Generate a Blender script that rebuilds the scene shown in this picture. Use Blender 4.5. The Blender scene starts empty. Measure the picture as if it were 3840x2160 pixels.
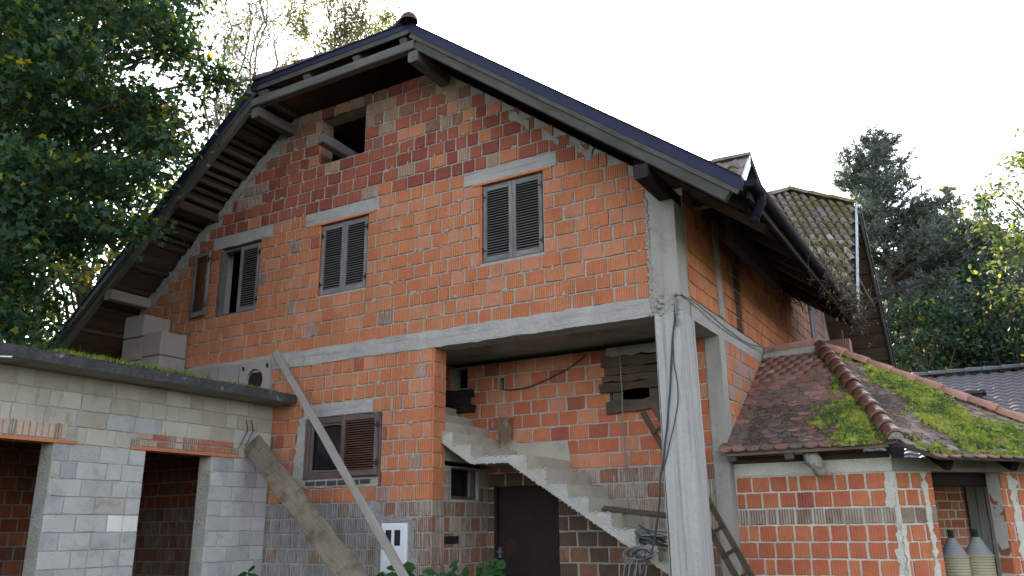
import bpy, bmesh, math, random
import numpy as np
from mathutils import Vector, Matrix, noise

RND = random.Random(11)
NP = np.random.default_rng(4)
sc = bpy.context.scene
COL = sc.collection

# ------------------------------------------------------------------ camera
CAM = Vector((0.0, -8.862, 1.6))
c_r = Vector((0.86161968, 0.5074665, -0.00944917))
c_u = Vector((0.15017308, -0.23710472, 0.95980696))
c_f = Vector((-0.48482943, 0.82840757, 0.2805019))
cd = bpy.data.cameras.new('camera')
cam = bpy.data.objects.new('camera', cd)
COL.objects.link(cam)
cam.matrix_world = Matrix(((c_r.x, c_u.x, -c_f.x, CAM.x), (c_r.y, c_u.y, -c_f.y, CAM.y), (c_r.z, c_u.z, -c_f.z, CAM.z), (0, 0, 0, 1)))
cd.sensor_width = 36.0
cd.lens = 3094.64 / 3840 * 36.0
cd.clip_start = 0.05
cd.clip_end = 2000
sc.camera = cam

# ------------------------------------------------------------------ world, sun, exposure
SUN_AZ = math.radians(-32)      # from +y towards +x (sun stands behind the house, to the left)
SUN_EL = math.radians(31)
w = bpy.data.worlds.new('World')
sc.world = w
w.use_nodes = True
nt = w.node_tree
bg = nt.nodes['Background']
sky = nt.nodes.new('ShaderNodeTexSky')
sky.sky_type = 'NISHITA'
sky.sun_disc = False
sky.sun_elevation = SUN_EL
sky.sun_rotation = SUN_AZ
sky.air_density = 1.0
sky.dust_density = 1.2
sky.ozone_density = 1.0
hs = nt.nodes.new('ShaderNodeHueSaturation')
hs.inputs['Saturation'].default_value = 0.38
nt.links.new(sky.outputs['Color'], hs.inputs['Color'])
nt.links.new(hs.outputs['Color'], bg.inputs['Color'])
bg.inputs['Strength'].default_value = 0.15
sd = bpy.data.lights.new('sun', 'SUN')
sun = bpy.data.objects.new('sun', sd)
COL.objects.link(sun)
sd.energy = 3.2
sd.angle = math.radians(0.6)
sd.color = (1.0, 0.93, 0.82)
sdir = Vector((math.sin(SUN_AZ) * math.cos(SUN_EL), math.cos(SUN_AZ) * math.cos(SUN_EL), math.sin(SUN_EL)))
sun.rotation_euler = sdir.to_track_quat('Z', 'Y').to_euler()
sun.location = sdir * 60
sc.view_settings.view_transform = 'Standard'
sc.view_settings.look = 'None'
sc.view_settings.gamma = 1.0
sc.view_settings.use_curve_mapping = False
sc.view_settings.exposure = 2.0


# ------------------------------------------------------------------ helpers: objects
def V(*a):
    return Vector(a)


def link(name, me, parent=None):
    o = bpy.data.objects.new(name, me)
    COL.objects.link(o)
    if parent is not None:
        o.parent = parent
        o.matrix_parent_inverse = Matrix.Translation(-parent['_b']) if parent.get('_b') is not None and False else PINV.get(parent.name, Matrix.Identity(4))
    return o


PINV = {}


def thing(name, label, cat, loc=(0, 0, 0), group=None):
    o = bpy.data.objects.new(name, None)
    COL.objects.link(o)
    o.location = loc
    o.empty_display_size = 0.2
    PINV[o.name] = Matrix.Translation(-Vector(loc))
    return tag(o, label, cat, group)


def tag(o, label, cat, group=None, kind=None):
    if label:
        o['label'] = label
    if cat:
        o['category'] = cat
    if group:
        o['group'] = group
    if kind:
        o['kind'] = kind
    return o


class MB:
    def __init__(s):
        s.v = []
        s.f = []
        s.m = []

    def add(s, vs, fs, m=0):
        b = len(s.v)
        s.v += [tuple(x) for x in vs]
        for f in fs:
            s.f.append(tuple(b + i for i in f))
            s.m.append(m)

    def box(s, x0, x1, y0, y1, z0, z1, m=0):
        s.add([(x0, y0, z0), (x1, y0, z0), (x1, y1, z0), (x0, y1, z0), (x0, y0, z1), (x1, y0, z1), (x1, y1, z1), (x0, y1, z1)],
              [(3, 2, 1, 0), (4, 5, 6, 7), (0, 1, 5, 4), (1, 2, 6, 5), (2, 3, 7, 6), (3, 0, 4, 7)], m)

    def prism(s, poly, d, m=0):
        """poly: 3-D points in one plane, extruded by vector d"""
        n = len(poly)
        d = Vector(d)
        p = [Vector(q) for q in poly]
        nrm = sum(((p[i] - p[0]).cross(p[(i + 1) % n] - p[0]) for i in range(1, n)), Vector())
        if nrm.dot(d) > 0:
            p.reverse()
        s.add(p + [q + d for q in p], [tuple(range(n)), tuple(range(2 * n - 1, n - 1, -1))] +
              [(i + n, (i + 1) % n + n, (i + 1) % n, i) for i in range(n)], m)

    def tube(s, pts, rad, n=6, m=0, cap=True):
        pts = [Vector(p) for p in pts]
        if not isinstance(rad, (list, tuple)):
            rad = [rad] * len(pts)
        rings = []
        base = len(s.v)
        ref = None
        for i, p in enumerate(pts):
            t = (pts[min(i + 1, len(pts) - 1)] - pts[max(i - 1, 0)])
            if t.length < 1e-9:
                t = V(0, 0, 1)
            t.normalize()
            if ref is None:
                ref = V(0, 0, 1) if abs(t.z) < .9 else V(1, 0, 0)
            a = t.cross(ref)
            if a.length < 1e-6:
                a = t.cross(V(0, 1, 0))
            a.normalize()
            b = t.cross(a)
            ref = a.cross(t) * -1 if False else ref
            for j in range(n):
                an = 2 * math.pi * j / n
                s.v.append(tuple(p + (a * math.cos(an) + b * math.sin(an)) * rad[i]))
        for i in range(len(pts) - 1):
            for j in range(n):
                s.f.append((base + i * n + j, base + i * n + (j + 1) % n, base + (i + 1) * n + (j + 1) % n, base + (i + 1) * n + j))
                s.m.append(m)
        if cap:
            s.f.append(tuple(base + j for j in range(n - 1, -1, -1)))
            s.m.append(m)
            e = base + (len(pts) - 1) * n
            s.f.append(tuple(e + j for j in range(n)))
            s.m.append(m)

    def mesh(s, name, mats, smooth=False):
        me = bpy.data.meshes.new(name)
        me.from_pydata(s.v, [], s.f)
        for mt in (mats if isinstance(mats, (list, tuple)) else [mats]):
            me.materials.append(mt)
        if any(s.m):
            me.polygons.foreach_set('material_index', s.m)
        if smooth:
            me.polygons.foreach_set('use_smooth', [True] * len(s.f))
        me.update()
        return me

    def build(s, name, mats, parent=None, smooth=False):
        return link(name, s.mesh(name, mats, smooth), parent)


def frame(p0, p1, up):
    x = (Vector(p1) - Vector(p0))
    ln = x.length
    x.normalize()
    z = Vector(up) - x * x.dot(Vector(up))
    z.normalize()
    y = z.cross(x)
    mid = (Vector(p0) + Vector(p1)) / 2
    return Matrix(((x.x, y.x, z.x, mid.x), (x.y, y.y, z.y, mid.y), (x.z, y.z, z.z, mid.z), (0, 0, 0, 1))), ln


def plank(name, p0, p1, width, thick, mat, parent=None, up=(0, 0, 1), wob=0.004, rough_end=0.0, seg=6):
    """a sawn board: its own object, local X along the grain; width across local Y, thickness along local Z"""
    M, ln = frame(p0, p1, up)
    mb = MB()
    rr = random.Random(hash((round(ln, 3), round(width, 3), round(p0[0], 2), round(p0[2], 2))) & 0xffff)
    rows = []
    for i in range(seg + 1):
        t = i / seg
        x = (t - .5) * ln
        j = lambda a: rr.uniform(-a, a)
        e = rough_end if i in (0, seg) else 0
        b = min(width, thick) * .1
        hw, ht = width / 2 + j(wob), thick / 2 + j(wob * .4)
        oy, oz = j(wob), j(wob * .6)
        prof = [(-hw + b, -ht), (hw - b, -ht), (hw, -ht + b), (hw, ht - b), (hw - b, ht), (-hw + b, ht), (-hw, ht - b), (-hw, -ht + b)]
        rows.append([(x + j(e), oy + py, oz + pz) for py, pz in prof])
    vs = [p for r_ in rows for p in r_]
    fs = []
    for i in range(seg):
        for k in range(8):
            fs.append((i * 8 + k, i * 8 + (k + 1) % 8, (i + 1) * 8 + (k + 1) % 8, (i + 1) * 8 + k))
    fs = [tuple(reversed(f)) for f in fs]
    fs.append(tuple(range(8)))
    fs.append(tuple(seg * 8 + k for k in range(7, -1, -1)))
    mb.add(vs, fs)
    o = mb.build(name, mat, parent)
    o.matrix_basis = M
    return o


# ------------------------------------------------------------------ helpers: materials
def new_mat(name):
    m = bpy.data.materials.new(name)
    m.use_nodes = True
    t = m.node_tree
    b = t.nodes['Principled BSDF']
    b.inputs['Specular IOR Level'].default_value = 0.25
    return m, t, b


def nd(t, kind, **kw):
    n = t.nodes.new(kind)
    for k_, v_ in kw.items():
        setattr(n, k_, v_)
    return n


def noise_node(t, co, scale, detail=4, rough=.6, vec=None):
    n = nd(t, 'ShaderNodeTexNoise')
    n.inputs['Scale'].default_value = scale
    n.inputs['Detail'].default_value = detail
    n.inputs['Roughness'].default_value = rough
    if vec is not None:
        mp = nd(t, 'ShaderNodeMapping')
        mp.inputs['Scale'].default_value = vec
        t.links.new(co, mp.inputs['Vector'])
        co = mp.outputs['Vector']
    t.links.new(co, n.inputs['Vector'])
    return n.outputs['Fac']


def ramp(t, fac, stops):
    r = nd(t, 'ShaderNodeValToRGB')
    r.color_ramp.elements[0].position = stops[0][0]
    r.color_ramp.elements[0].color = (*stops[0][1], 1)
    r.color_ramp.elements[1].position = stops[-1][0]
    r.color_ramp.elements[1].color = (*stops[-1][1], 1)
    for p, c in stops[1:-1]:
        e = r.color_ramp.elements.new(p)
        e.color = (*c, 1)
    t.links.new(fac, r.inputs['Fac'])
    return r.outputs['Color']


def mix(t, fac, a, b, mode='MIX'):
    m = nd(t, 'ShaderNodeMix', data_type='RGBA', blend_type=mode)
    for sock, val in ((m.inputs[0], fac), (m.inputs[6], a), (m.inputs[7], b)):
        if isinstance(val, (int, float)):
            sock.default_value = val
        elif isinstance(val, tuple):
            sock.default_value = (*val, 1)
        else:
            t.links.new(val, sock)
    return m.outputs[2]


def bump(t, h, strength, dist, prev=None):
    b = nd(t, 'ShaderNodeBump')
    b.inputs['Strength'].default_value = strength
    b.inputs['Distance'].default_value = dist
    t.links.new(h, b.inputs['Height'])
    if prev is not None:
        t.links.new(prev, b.inputs['Normal'])
    return b.outputs['Normal']


def pos(t):
    return nd(t, 'ShaderNodeNewGeometry').outputs['Position']


def objco(t):
    return nd(t, 'ShaderNodeTexCoord').outputs['Object']


def mul(c, k_):
    return tuple(min(1, x * k_) for x in c)


def surf(name, col, var=.25, scale=3.0, rough=.9, fine=40, bumps=(.3, .01), dirt=None, dirt_rng=(.55, .7), dirt_scale=2.0, dirt_vec=None, vec=None, spec=.25, metal=0):
    m, t, b = new_mat(name)
    p = pos(t)
    n1 = noise_node(t, p, scale, 5, .65, vec)
    n2 = noise_node(t, p, fine, 3, .6)
    c = ramp(t, n1, [(.3, mul(col, 1 - var)), (.7, mul(col, 1 + var))])
    c = mix(t, .35, c, ramp(t, n2, [(.3, mul(col, 1 - var)), (.7, mul(col, 1 + var))]))
    if dirt:
        n3 = noise_node(t, p, dirt_scale, 6, .7, dirt_vec)
        k_ = ramp(t, n3, [(dirt_rng[0], (0, 0, 0)), (dirt_rng[1], (1, 1, 1))])
        c = mix(t, k_, c, dirt)
    t.links.new(c, b.inputs['Base Color'])
    b.inputs['Roughness'].default_value = rough
    b.inputs['Specular IOR Level'].default_value = spec
    b.inputs['Metallic'].default_value = metal
    if bumps:
        nn = bump(t, n2, bumps[0], bumps[1])
        nn = bump(t, noise_node(t, p, fine * .3, 5, .7), bumps[0], bumps[1] * 1.5, nn)
        t.links.new(nn, b.inputs['Normal'])
    return m


def brick_mat(name, col, ribs=.6, smear=(.62, .75), smear_col=(.43, .40, .36), dark=0.0, stain=None):
    m, t, b = new_mat(name)
    p = pos(t)
    sx = nd(t, 'ShaderNodeSeparateXYZ')
    t.links.new(p, sx.inputs[0])
    ad = nd(t, 'ShaderNodeMath', operation='ADD')
    t.links.new(sx.outputs[0], ad.inputs[0])
    t.links.new(sx.outputs[1], ad.inputs[1])
    ml = nd(t, 'ShaderNodeMath', operation='MULTIPLY')
    t.links.new(ad.outputs[0], ml.inputs[0])
    ml.inputs[1].default_value = 2 * math.pi / .031
    sn = nd(t, 'ShaderNodeMath', operation='SINE')
    t.links.new(ml.outputs[0], sn.inputs[0])
    n1 = noise_node(t, p, 2.3, 4, .6)
    n2 = noise_node(t, p, 18, 4, .65)
    n3 = noise_node(t, p, 7, 6, .75, (1.0, 1.0, .45))
    c = ramp(t, n1, [(.3, mul(col, .82)), (.7, mul(col, 1.15))])
    c = mix(t, .3, c, ramp(t, n2, [(.3, mul(col, .6)), (.7, mul(col, 1.25))]))
    rb = ramp(t, sn.outputs[0], [(.0, (.72, .72, .72)), (.55, (1, 1, 1))])
    if ribs:
        c = mix(t, min(1, ribs), c, rb, 'MULTIPLY')
    # faint streaks following the extruded ribs
    st = noise_node(t, p, 6, 3, .6, (9, 9, .5))
    c = mix(t, ramp(t, st, [(.52, (0, 0, 0)), (.8, (.5, .5, .5))]), c, mul(col, .62))
    nL = noise_node(t, p, .55, 5, .7, (1, 1, .7))
    c = mix(t, 1.0, c, ramp(t, nL, [(.28, (.74, .72, .70)), (.5, (1, 1, 1)), (.75, (1.0, 1.0, 1.0))]), 'MULTIPLY')
    c = mix(t, ramp(t, n3, [(smear[0], (0, 0, 0)), (smear[1], (.85, .85, .85))]), c, smear_col)
    if stain:
        # black mould run below the leaking gutter joint
        nz = noise_node(t, p, 3.0, 6, .75, (1, 1, .3))
        a1 = nd(t, 'ShaderNodeMath', operation='MULTIPLY_ADD')
        t.links.new(nz, a1.inputs[0])
        a1.inputs[1].default_value = 1.1
        a1.inputs[2].default_value = -.55 - stain[0]
        a2 = nd(t, 'ShaderNodeMath', operation='ADD')
        t.links.new(a1.outputs[0], a2.inputs[0])
        t.links.new(sx.outputs[1], a2.inputs[1])
        a3 = nd(t, 'ShaderNodeMath', operation='ABSOLUTE')
        t.links.new(a2.outputs[0], a3.inputs[0])
        c = mix(t, ramp(t, a3.outputs[0], [(stain[1] * .45, (.93, .93, .93)), (stain[1], (0, 0, 0))]), c, (.03, .027, .022))
    if dark:
        n4 = noise_node(t, p, 1.2, 5, .7, (1, 1, .35))
        c = mix(t, ramp(t, n4, [(.25, (0, 0, 0)), (.5, (dark, dark, dark))]), c, (.035, .03, .028))
    t.links.new(c, b.inputs['Base Color'])
    b.inputs['Roughness'].default_value = .92
    nn = bump(t, n2, .25, .004)
    if ribs:
        nn = bump(t, sn.outputs[0], ribs, .007, nn)
    t.links.new(nn, b.inputs['Normal'])
    return m


def wood_mat(name, c1, c2, rough=.85, grain=1.0, moss=None, spec=.2):
    m, t, b = new_mat(name)
    o = objco(t)
    oi = nd(t, 'ShaderNodeObjectInfo')
    va = nd(t, 'ShaderNodeVectorMath', operation='ADD')
    t.links.new(o, va.inputs[0])
    cx = nd(t, 'ShaderNodeCombineXYZ')
    mlt = nd(t, 'ShaderNodeMath', operation='MULTIPLY')
    mlt.inputs[1].default_value = 37.0
    t.links.new(oi.outputs['Random'], mlt.inputs[0])
    t.links.new(mlt.outputs[0], cx.inputs[0])
    t.links.new(mlt.outputs[0], cx.inputs[1])
    t.links.new(cx.outputs[0], va.inputs[1])
    v = va.outputs[0]
    g = noise_node(t, v, 10 * grain, 5, .7, (.35, 6, 6))
    g2 = noise_node(t, v, 2.2, 4, .6, (.6, 2.5, 2.5))
    c = ramp(t, g, [(.28, c1), (.72, c2)])
    c = mix(t, .45, c, ramp(t, g2, [(.3, mul(c1, .8)), (.7, c2)]))
    if moss:
        g3 = noise_node(t, v, 3.5, 6, .75)
        c = mix(t, ramp(t, g3, [(.48, (0, 0, 0)), (.66, (.8, .8, .8))]), c, moss)
    t.links.new(c, b.inputs['Base Color'])
    b.inputs['Roughness'].default_value = rough
    b.inputs['Specular IOR Level'].default_value = spec
    t.links.new(bump(t, g, .5, .006), b.inputs['Normal'])
    return m


def leaf_mat(name, col, trans, tw=.45, rough=.55):
    m, t, b = new_mat(name)
    out = t.nodes['Material Output']
    p = pos(t)
    n1 = noise_node(t, p, 1.3, 3, .6)
    n2 = noise_node(t, p, 9, 2, .6)
    c = mix(t, .5, ramp(t, n1, [(.3, mul(col, .7)), (.7, mul(col, 1.3))]), ramp(t, n2, [(.3, mul(col, .65)), (.7, mul(col, 1.35))]))
    t.links.new(c, b.inputs['Base Color'])
    b.inputs['Roughness'].default_value = rough
    b.inputs['Specular IOR Level'].default_value = .18
    tr = nd(t, 'ShaderNodeBsdfTranslucent')
    tr.inputs['Color'].default_value = (*trans, 1)
    ms = nd(t, 'ShaderNodeMixShader')
    ms.inputs[0].default_value = tw
    t.links.new(b.outputs[0], ms.inputs[1])
    t.links.new(tr.outputs[0], ms.inputs[2])
    t.links.new(ms.outputs[0], out.inputs['Surface'])
    return m


M = {}
# clay blocks
M['b_or1'] = brick_mat('brick_orange', (0.510, 0.178, 0.086), .5)
M['b_or2'] = brick_mat('brick_bright_orange', (0.565, 0.217, 0.108), .7)
M['b_or3'] = brick_mat('brick_salmon', (0.495, 0.207, 0.120), .3)
M['b_rd1'] = brick_mat('brick_red', (0.390, 0.115, 0.074), .7)
M['b_rd2'] = brick_mat('brick_dark_red', (0.310, 0.086, 0.062), .8)
M['b_tan'] = brick_mat('brick_tan', (0.450, 0.290, 0.210), .9, (.5, .72))
M['b_pink'] = brick_mat('brick_pink', (0.420, 0.250, 0.200), .7, (.55, .75))
M['b_gry'] = brick_mat('brick_cement_stained', (.33, .215, .165), 1.0, (.46, .7))
M['b_brn'] = brick_mat('brick_brown', (0.310, 0.150, 0.100), .8, (.55, .75))
M['b_wash'] = brick_mat('brick_washed', (.40, .30, .24), 1.0, (.45, .68))
M['s_or1'] = brick_mat('brick_side_orange', (.475, .168, .082), .4, stain=(2.42, .34))
M['s_or2'] = brick_mat('brick_side_bright', (.53, .205, .10), .4, stain=(2.42, .34))
M['b_blk'] = brick_mat('brick_mould_stained', (.40, .16, .07), .5, (.7, .85), dark=.95)
M['b_shed'] = brick_mat('brick_shed', (0.430, 0.130, 0.068), .25, (.66, .78))
M['b_shed2'] = brick_mat('brick_shed_orange', (0.480, 0.165, 0.078), .25, (.64, .78))
M['b_shade'] = brick_mat('brick_under_stair_shade', (.15, .10, .075), .8, (.6, .8), (.2, .19, .17))  # brown brick darkened to paint in the shade under the stairs
M['b_cem'] = brick_mat('brick_cement_coated', (.27, .245, .235), 1.0, (.36, .62), (.33, .33, .335))
M['b_old1'] = brick_mat('brick_solid_pale', (.48, .34, .27), 0, (.5, .7))
M['b_old2'] = brick_mat('brick_solid_red', (.38, .15, .10), 0, (.55, .75))
M['mortar'] = surf('mortar', (.395, .38, .345), .22, 5, .95, 45, (.8, .03))
M['mortar_w'] = surf('mortar_white', (.52, .50, .45), .18, 5, .95, 40, (.7, .02))
M['concrete'] = surf('concrete', (.36, .355, .34), .17, 1.6, .92, 55, (.45, .012), dirt=(.22, .21, .19), dirt_rng=(.56, .8), dirt_scale=3, dirt_vec=(1, 1, .5))
M['conc_beam'] = surf('concrete_beam', (.335, .322, .312), .2, 2.5, .92, 18, (.6, .02), dirt=(.17, .165, .16), dirt_rng=(.52, .72), dirt_scale=3, dirt_vec=(.35, .35, 5))
M['conc_col'] = surf('concrete_column', (.36, .35, .345), .15, 2.0, .92, 22, (.45, .012), vec=(6, 6, .4), dirt=(.19, .185, .185), dirt_rng=(.5, .72), dirt_scale=2.0, dirt_vec=(8, 8, .22))
M['conc_up'] = surf('concrete_column_warm', (.315, .297, .275), .17, 2.0, .92, 45, (.5, .012), vec=(3, 3, .5), dirt=(.2, .19, .165), dirt_rng=(.52, .75), dirt_scale=3)
M['conc_slab'] = surf('concrete_slab_black', (.06, .06, .065), .5, 4, .9, 30, (.8, .02), dirt=(.28, .28, .28), dirt_rng=(.6, .72), dirt_scale=5)
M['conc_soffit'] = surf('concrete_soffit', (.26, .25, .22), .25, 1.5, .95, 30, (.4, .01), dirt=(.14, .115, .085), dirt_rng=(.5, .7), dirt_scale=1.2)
M['stair'] = surf('stair_concrete', (.34, .33, .315), .24, 2.4, .92, 40, (.6, .015), dirt=(.29, .26, .2), dirt_rng=(.5, .68), dirt_scale=2.0)
M['stair_r'] = surf('stair_riser', (.34, .315, .26), .15, 2.5, .92, 30, (.35, .008), dirt=(.24, .21, .16), dirt_rng=(.52, .72), dirt_scale=3)
M['render'] = surf('cement_render', (.27, .265, .26), .3, 2.2, .95, 30, (.9, .03), dirt=(.36, .355, .35), dirt_rng=(.5, .68), dirt_scale=4, dirt_vec=(1.5, 1.5, .7))
M['flue'] = surf('flue_block', (.29, .255, .245), .15, 3, .95, 60, (.4, .006), dirt=(.26, .22, .2), dirt_rng=(.55, .75), dirt_scale=3)
for i, c in enumerate([(.40, .40, .405), (.46, .455, .455), (.345, .35, .36), (.41, .395, .345), (.72, .715, .69)]):
    M['blk%d' % i] = surf('grey_block_%s' % 'abcde'[i], c, .12, 4, .95, 70, (.8, .012), dirt=mul(c, .58), dirt_rng=(.52, .78), dirt_scale=3.2)
for i, c in enumerate([(.39, .37, .315), (.43, .41, .355), (.35, .325, .27)]):
    M['byl%d' % i] = surf('yellowed_block_%s' % 'abc'[i], c, .14, 4, .95, 70, (.5, .008), dirt=(.15, .115, .075), dirt_rng=(.56, .76), dirt_scale=3, dirt_vec=(2.5, 2.5, .6))
# wood
M['w_grey'] = wood_mat('wood_weathered_grey', (.062, .056, .054), (.185, .174, .168))
M['w_rake'] = wood_mat('wood_rake_dark', (.032, .030, .031), (.12, .113, .108), moss=(.05, .052, .036))
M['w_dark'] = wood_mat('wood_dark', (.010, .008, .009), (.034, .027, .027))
M['w_brown'] = wood_mat('wood_brown', (.036, .024, .018), (.105, .068, .05))
M['w_batten'] = wood_mat('wood_batten', (.09, .066, .048), (.20, .15, .115))
M['w_shut'] = wood_mat('shutter_paint_worn', (.06, .053, .054), (.29, .277, .29), grain=1.6)
M['w_slat'] = wood_mat('shutter_slat', (.145, .135, .13), (.26, .25, .245), grain=.6)
M['w_slatb'] = wood_mat('shutter_slat_brown', (.09, .04, .028), (.20, .10, .07), grain=1.3)
M['w_frameb'] = wood_mat('window_frame_brown', (.055, .042, .045), (.17, .125, .125), grain=1.3)
M['w_mossy'] = wood_mat('plank_mossy', (.085, .07, .052), (.24, .205, .16), moss=(.055, .046, .025))
M['w_plank'] = wood_mat('plank_grey', (.17, .15, .13), (.36, .335, .31))
M['w_board'] = wood_mat('board_brown', (.045, .032, .024), (.12, .088, .064))
# metal etc
M['anthracite'] = surf('metal_flashing', (.015, .019, .048), .12, 1.5, .5, 25, None, spec=.18)
M['gutter'] = surf('gutter_metal', (.009, .010, .018), .2, 2, .65, 25, None, spec=.1)
M['silver'] = surf('sheet_metal_silver', (.34, .40, .48), .12, 2, .32, 20, (.1, .003), metal=.85, spec=.5, dirt=(.2, .2, .2), dirt_rng=(.6, .75), dirt_scale=6)
M['white'] = surf('white_enamel', (.66, .69, .73), .03, 2, .4, 20, None, spec=.45, dirt=(.5, .5, .48), dirt_rng=(.6, .85))
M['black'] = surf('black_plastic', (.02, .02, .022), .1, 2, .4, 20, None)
M['rust'] = surf('rusty_sheet', (.018, .012, .011), .35, 3, .75, 25, (.2, .004), dirt=(.05, .022, .013), dirt_rng=(.55, .75), dirt_scale=2.5)
M['cable'] = surf('cable_grey', (.16, .16, .17), .2, 5, .6, 30, None)
M['cable_b'] = surf('cable_black', (.05, .05, .055), .2, 5, .6, 30, None)
M['clay'] = surf('lintel_clay', (.50, .17, .08), .2, 4, .9, 40, (.3, .005))
m_, t_, b_ = new_mat('window_glass')
b_.inputs['Base Color'].default_value = (.012, .014, .018, 1)
b_.inputs['Roughness'].default_value = .12
b_.inputs['Specular IOR Level'].default_value = .5
M['glass'] = m_
# roofs
for i, c in enumerate([(.22, .105, .082), (.165, .105, .088), (.28, .15, .125), (.13, .105, .092), (.25, .195, .178)]):
    M['tile%d' % i] = surf('beaver_tile_%s' % 'abcde'[i], c, .25, 6, .85, 50, (.35, .006), dirt=(.075, .065, .045), dirt_rng=(.52, .68), dirt_scale=5)
M['ridge'] = surf('ridge_tile_glazed', (.135, .058, .04), .3, 4, .28, 40, (.15, .004), spec=.5, dirt=(.075, .06, .04), dirt_rng=(.55, .72), dirt_scale=5)
M['ridge_d'] = surf('ridge_tile_dark', (.075, .035, .035), .3, 4, .6, 40, (.2, .004), spec=.3)
M['ridge_l'] = surf('ridge_tile_pale', (.37, .19, .15), .25, 4, .8, 40, (.3, .006), dirt=(.12, .10, .06), dirt_rng=(.55, .7), dirt_scale=5)
for i, c in enumerate([(.19, .165, .155), (.23, .18, .155), (.155, .135, .135), (.36, .30, .29)]):
    M['pan%d' % i] = surf('pantile_%s' % 'abcd'[i], c, .25, 5, .75, 40, (.3, .006), dirt=(.12, .105, .035), dirt_rng=(.45, .58), dirt_scale=2.6)
M['pan_red'] = surf('pantile_red', (.33, .10, .06), .2, 5, .8, 40, (.3, .006))
M['roofmain'] = surf('roof_tile_main', (.17, .085, .065), .25, 5, .85, 30, (.4, .01))
M['nroof'] = surf('neighbour_roof_tile', (.115, .115, .135), .2, 1.5, .6, 12, (.2, .01), dirt=(.15, .11, .11), dirt_rng=(.5, .7), dirt_scale=.6, spec=.4)
M['moss'] = leaf_mat('moss', (.215, .265, .045), (.22, .34, .02), .25, .9)
M['moss3'] = leaf_mat('moss_yellow', (.32, .33, .075), (.3, .36, .03), .25, .9)
M['moss2'] = leaf_mat('moss_dark', (.085, .125, .04), (.08, .16, .02), .2, .9)
M['mossd'] = surf('moss_litter', (.075, .065, .05), .35, 8, .95, 40, (.6, .01))
# vegetation
M['bark'] = surf('bark', (.075, .062, .05), .35, 8, .95, 30, (.6, .02), vec=(1, 1, .3))
M['bark_l'] = surf('bark_pale', (.16, .145, .125), .3, 6, .95, 30, (.5, .02))
M['lf_dk'] = leaf_mat('leaf_dark', (.026, .062, .040), (.05, .12, .03), .22)
M['lf_sh'] = leaf_mat('leaf_shade', (.024, .055, .036), (.04, .085, .03), .18)
M['lf_md'] = leaf_mat('leaf_mid', (.036, .082, .038), (.12, .21, .03), .30)
M['lf_lt'] = leaf_mat('leaf_light', (.075, .13, .03), (.40, .42, .04), .42)
M['lf_hz'] = leaf_mat('leaf_pale', (.13, .155, .06), (.24, .27, .08), .35)
M['lf_ye'] = leaf_mat('leaf_yellow', (.28, .22, .03), (.70, .55, .05), .5)
M['lf_or'] = leaf_mat('leaf_orange', (.30, .12, .03), (.65, .30, .05), .5)
M['lf_olive'] = leaf_mat('leaf_olive', (.11, .125, .045), (.35, .36, .07), .45)
M['needle'] = leaf_mat('needle_blue_hazed', (.16, .205, .195), (.08, .13, .07), .2)  # blue needles, lightened in the colour to stand in for distance haze
M['needle2'] = leaf_mat('needle_dark', (.030, .052, .036), (.07, .11, .04), .2)
M['needle_y'] = leaf_mat('needle_brownish', (.13, .10, .055), (.25, .20, .07), .3)
M['larch'] = leaf_mat('larch_green', (.10, .13, .06), (.26, .30, .10), .35)
M['plant'] = leaf_mat('plant_leaf', (.025, .085, .025), (.07, .19, .03), .25)
M['dry'] = surf('dry_stalks', (.26, .20, .145), .35, 8, .95, 40, None)
M['vine'] = surf('dry_vine', (.085, .068, .055), .4, 8, .95, 40, None)
M['ground'] = surf('ground_grass', (.055, .065, .03), .3, 1.0, .95, 12, (.6, .03), dirt=(.09, .08, .06), dirt_rng=(.5, .65), dirt_scale=.5)
M['wicker'] = surf('wicker_plastic', (.36, .33, .235), .12, 3, .6, 30, None)
M['wicker_g'] = surf('wicker_plastic_grey', (.28, .28, .29), .12, 3, .55, 30, None)
M['bottle'] = surf('bottle_glass_dark', (.02, .035, .022), .1, 3, .15, 30, None, spec=.5)
M['rag'] = surf('old_cloth', (.27, .26, .22), .45, 6, .95, 40, (.6, .02), dirt=(.05, .05, .048), dirt_rng=(.5, .62), dirt_scale=7)

# ------------------------------------------------------------------ ground
g = MB()
n_ = 40
for i in range(n_ + 1):
    for j in range(n_ + 1):
        x = (i / n_ - .5) * 2
        y = (j / n_ - .5) * 2
        x = x * abs(x) ** .8 * 400
        y = y * abs(y) ** .8 * 400
        g.v.append((x - 5, y, 0.0 if abs(x) < 60 and abs(y) < 60 else noise.noise(V(x * .01, y * .01, 0)) * 2))
for i in range(n_):
    for j in range(n_):
        g.f.append((i * (n_ + 1) + j, (i + 1) * (n_ + 1) + j, (i + 1) * (n_ + 1) + j + 1, i * (n_ + 1) + j + 1))
        g.m.append(0)
tag(g.build('ground', M['ground'], smooth=True), None, None, kind='structure')

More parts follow.
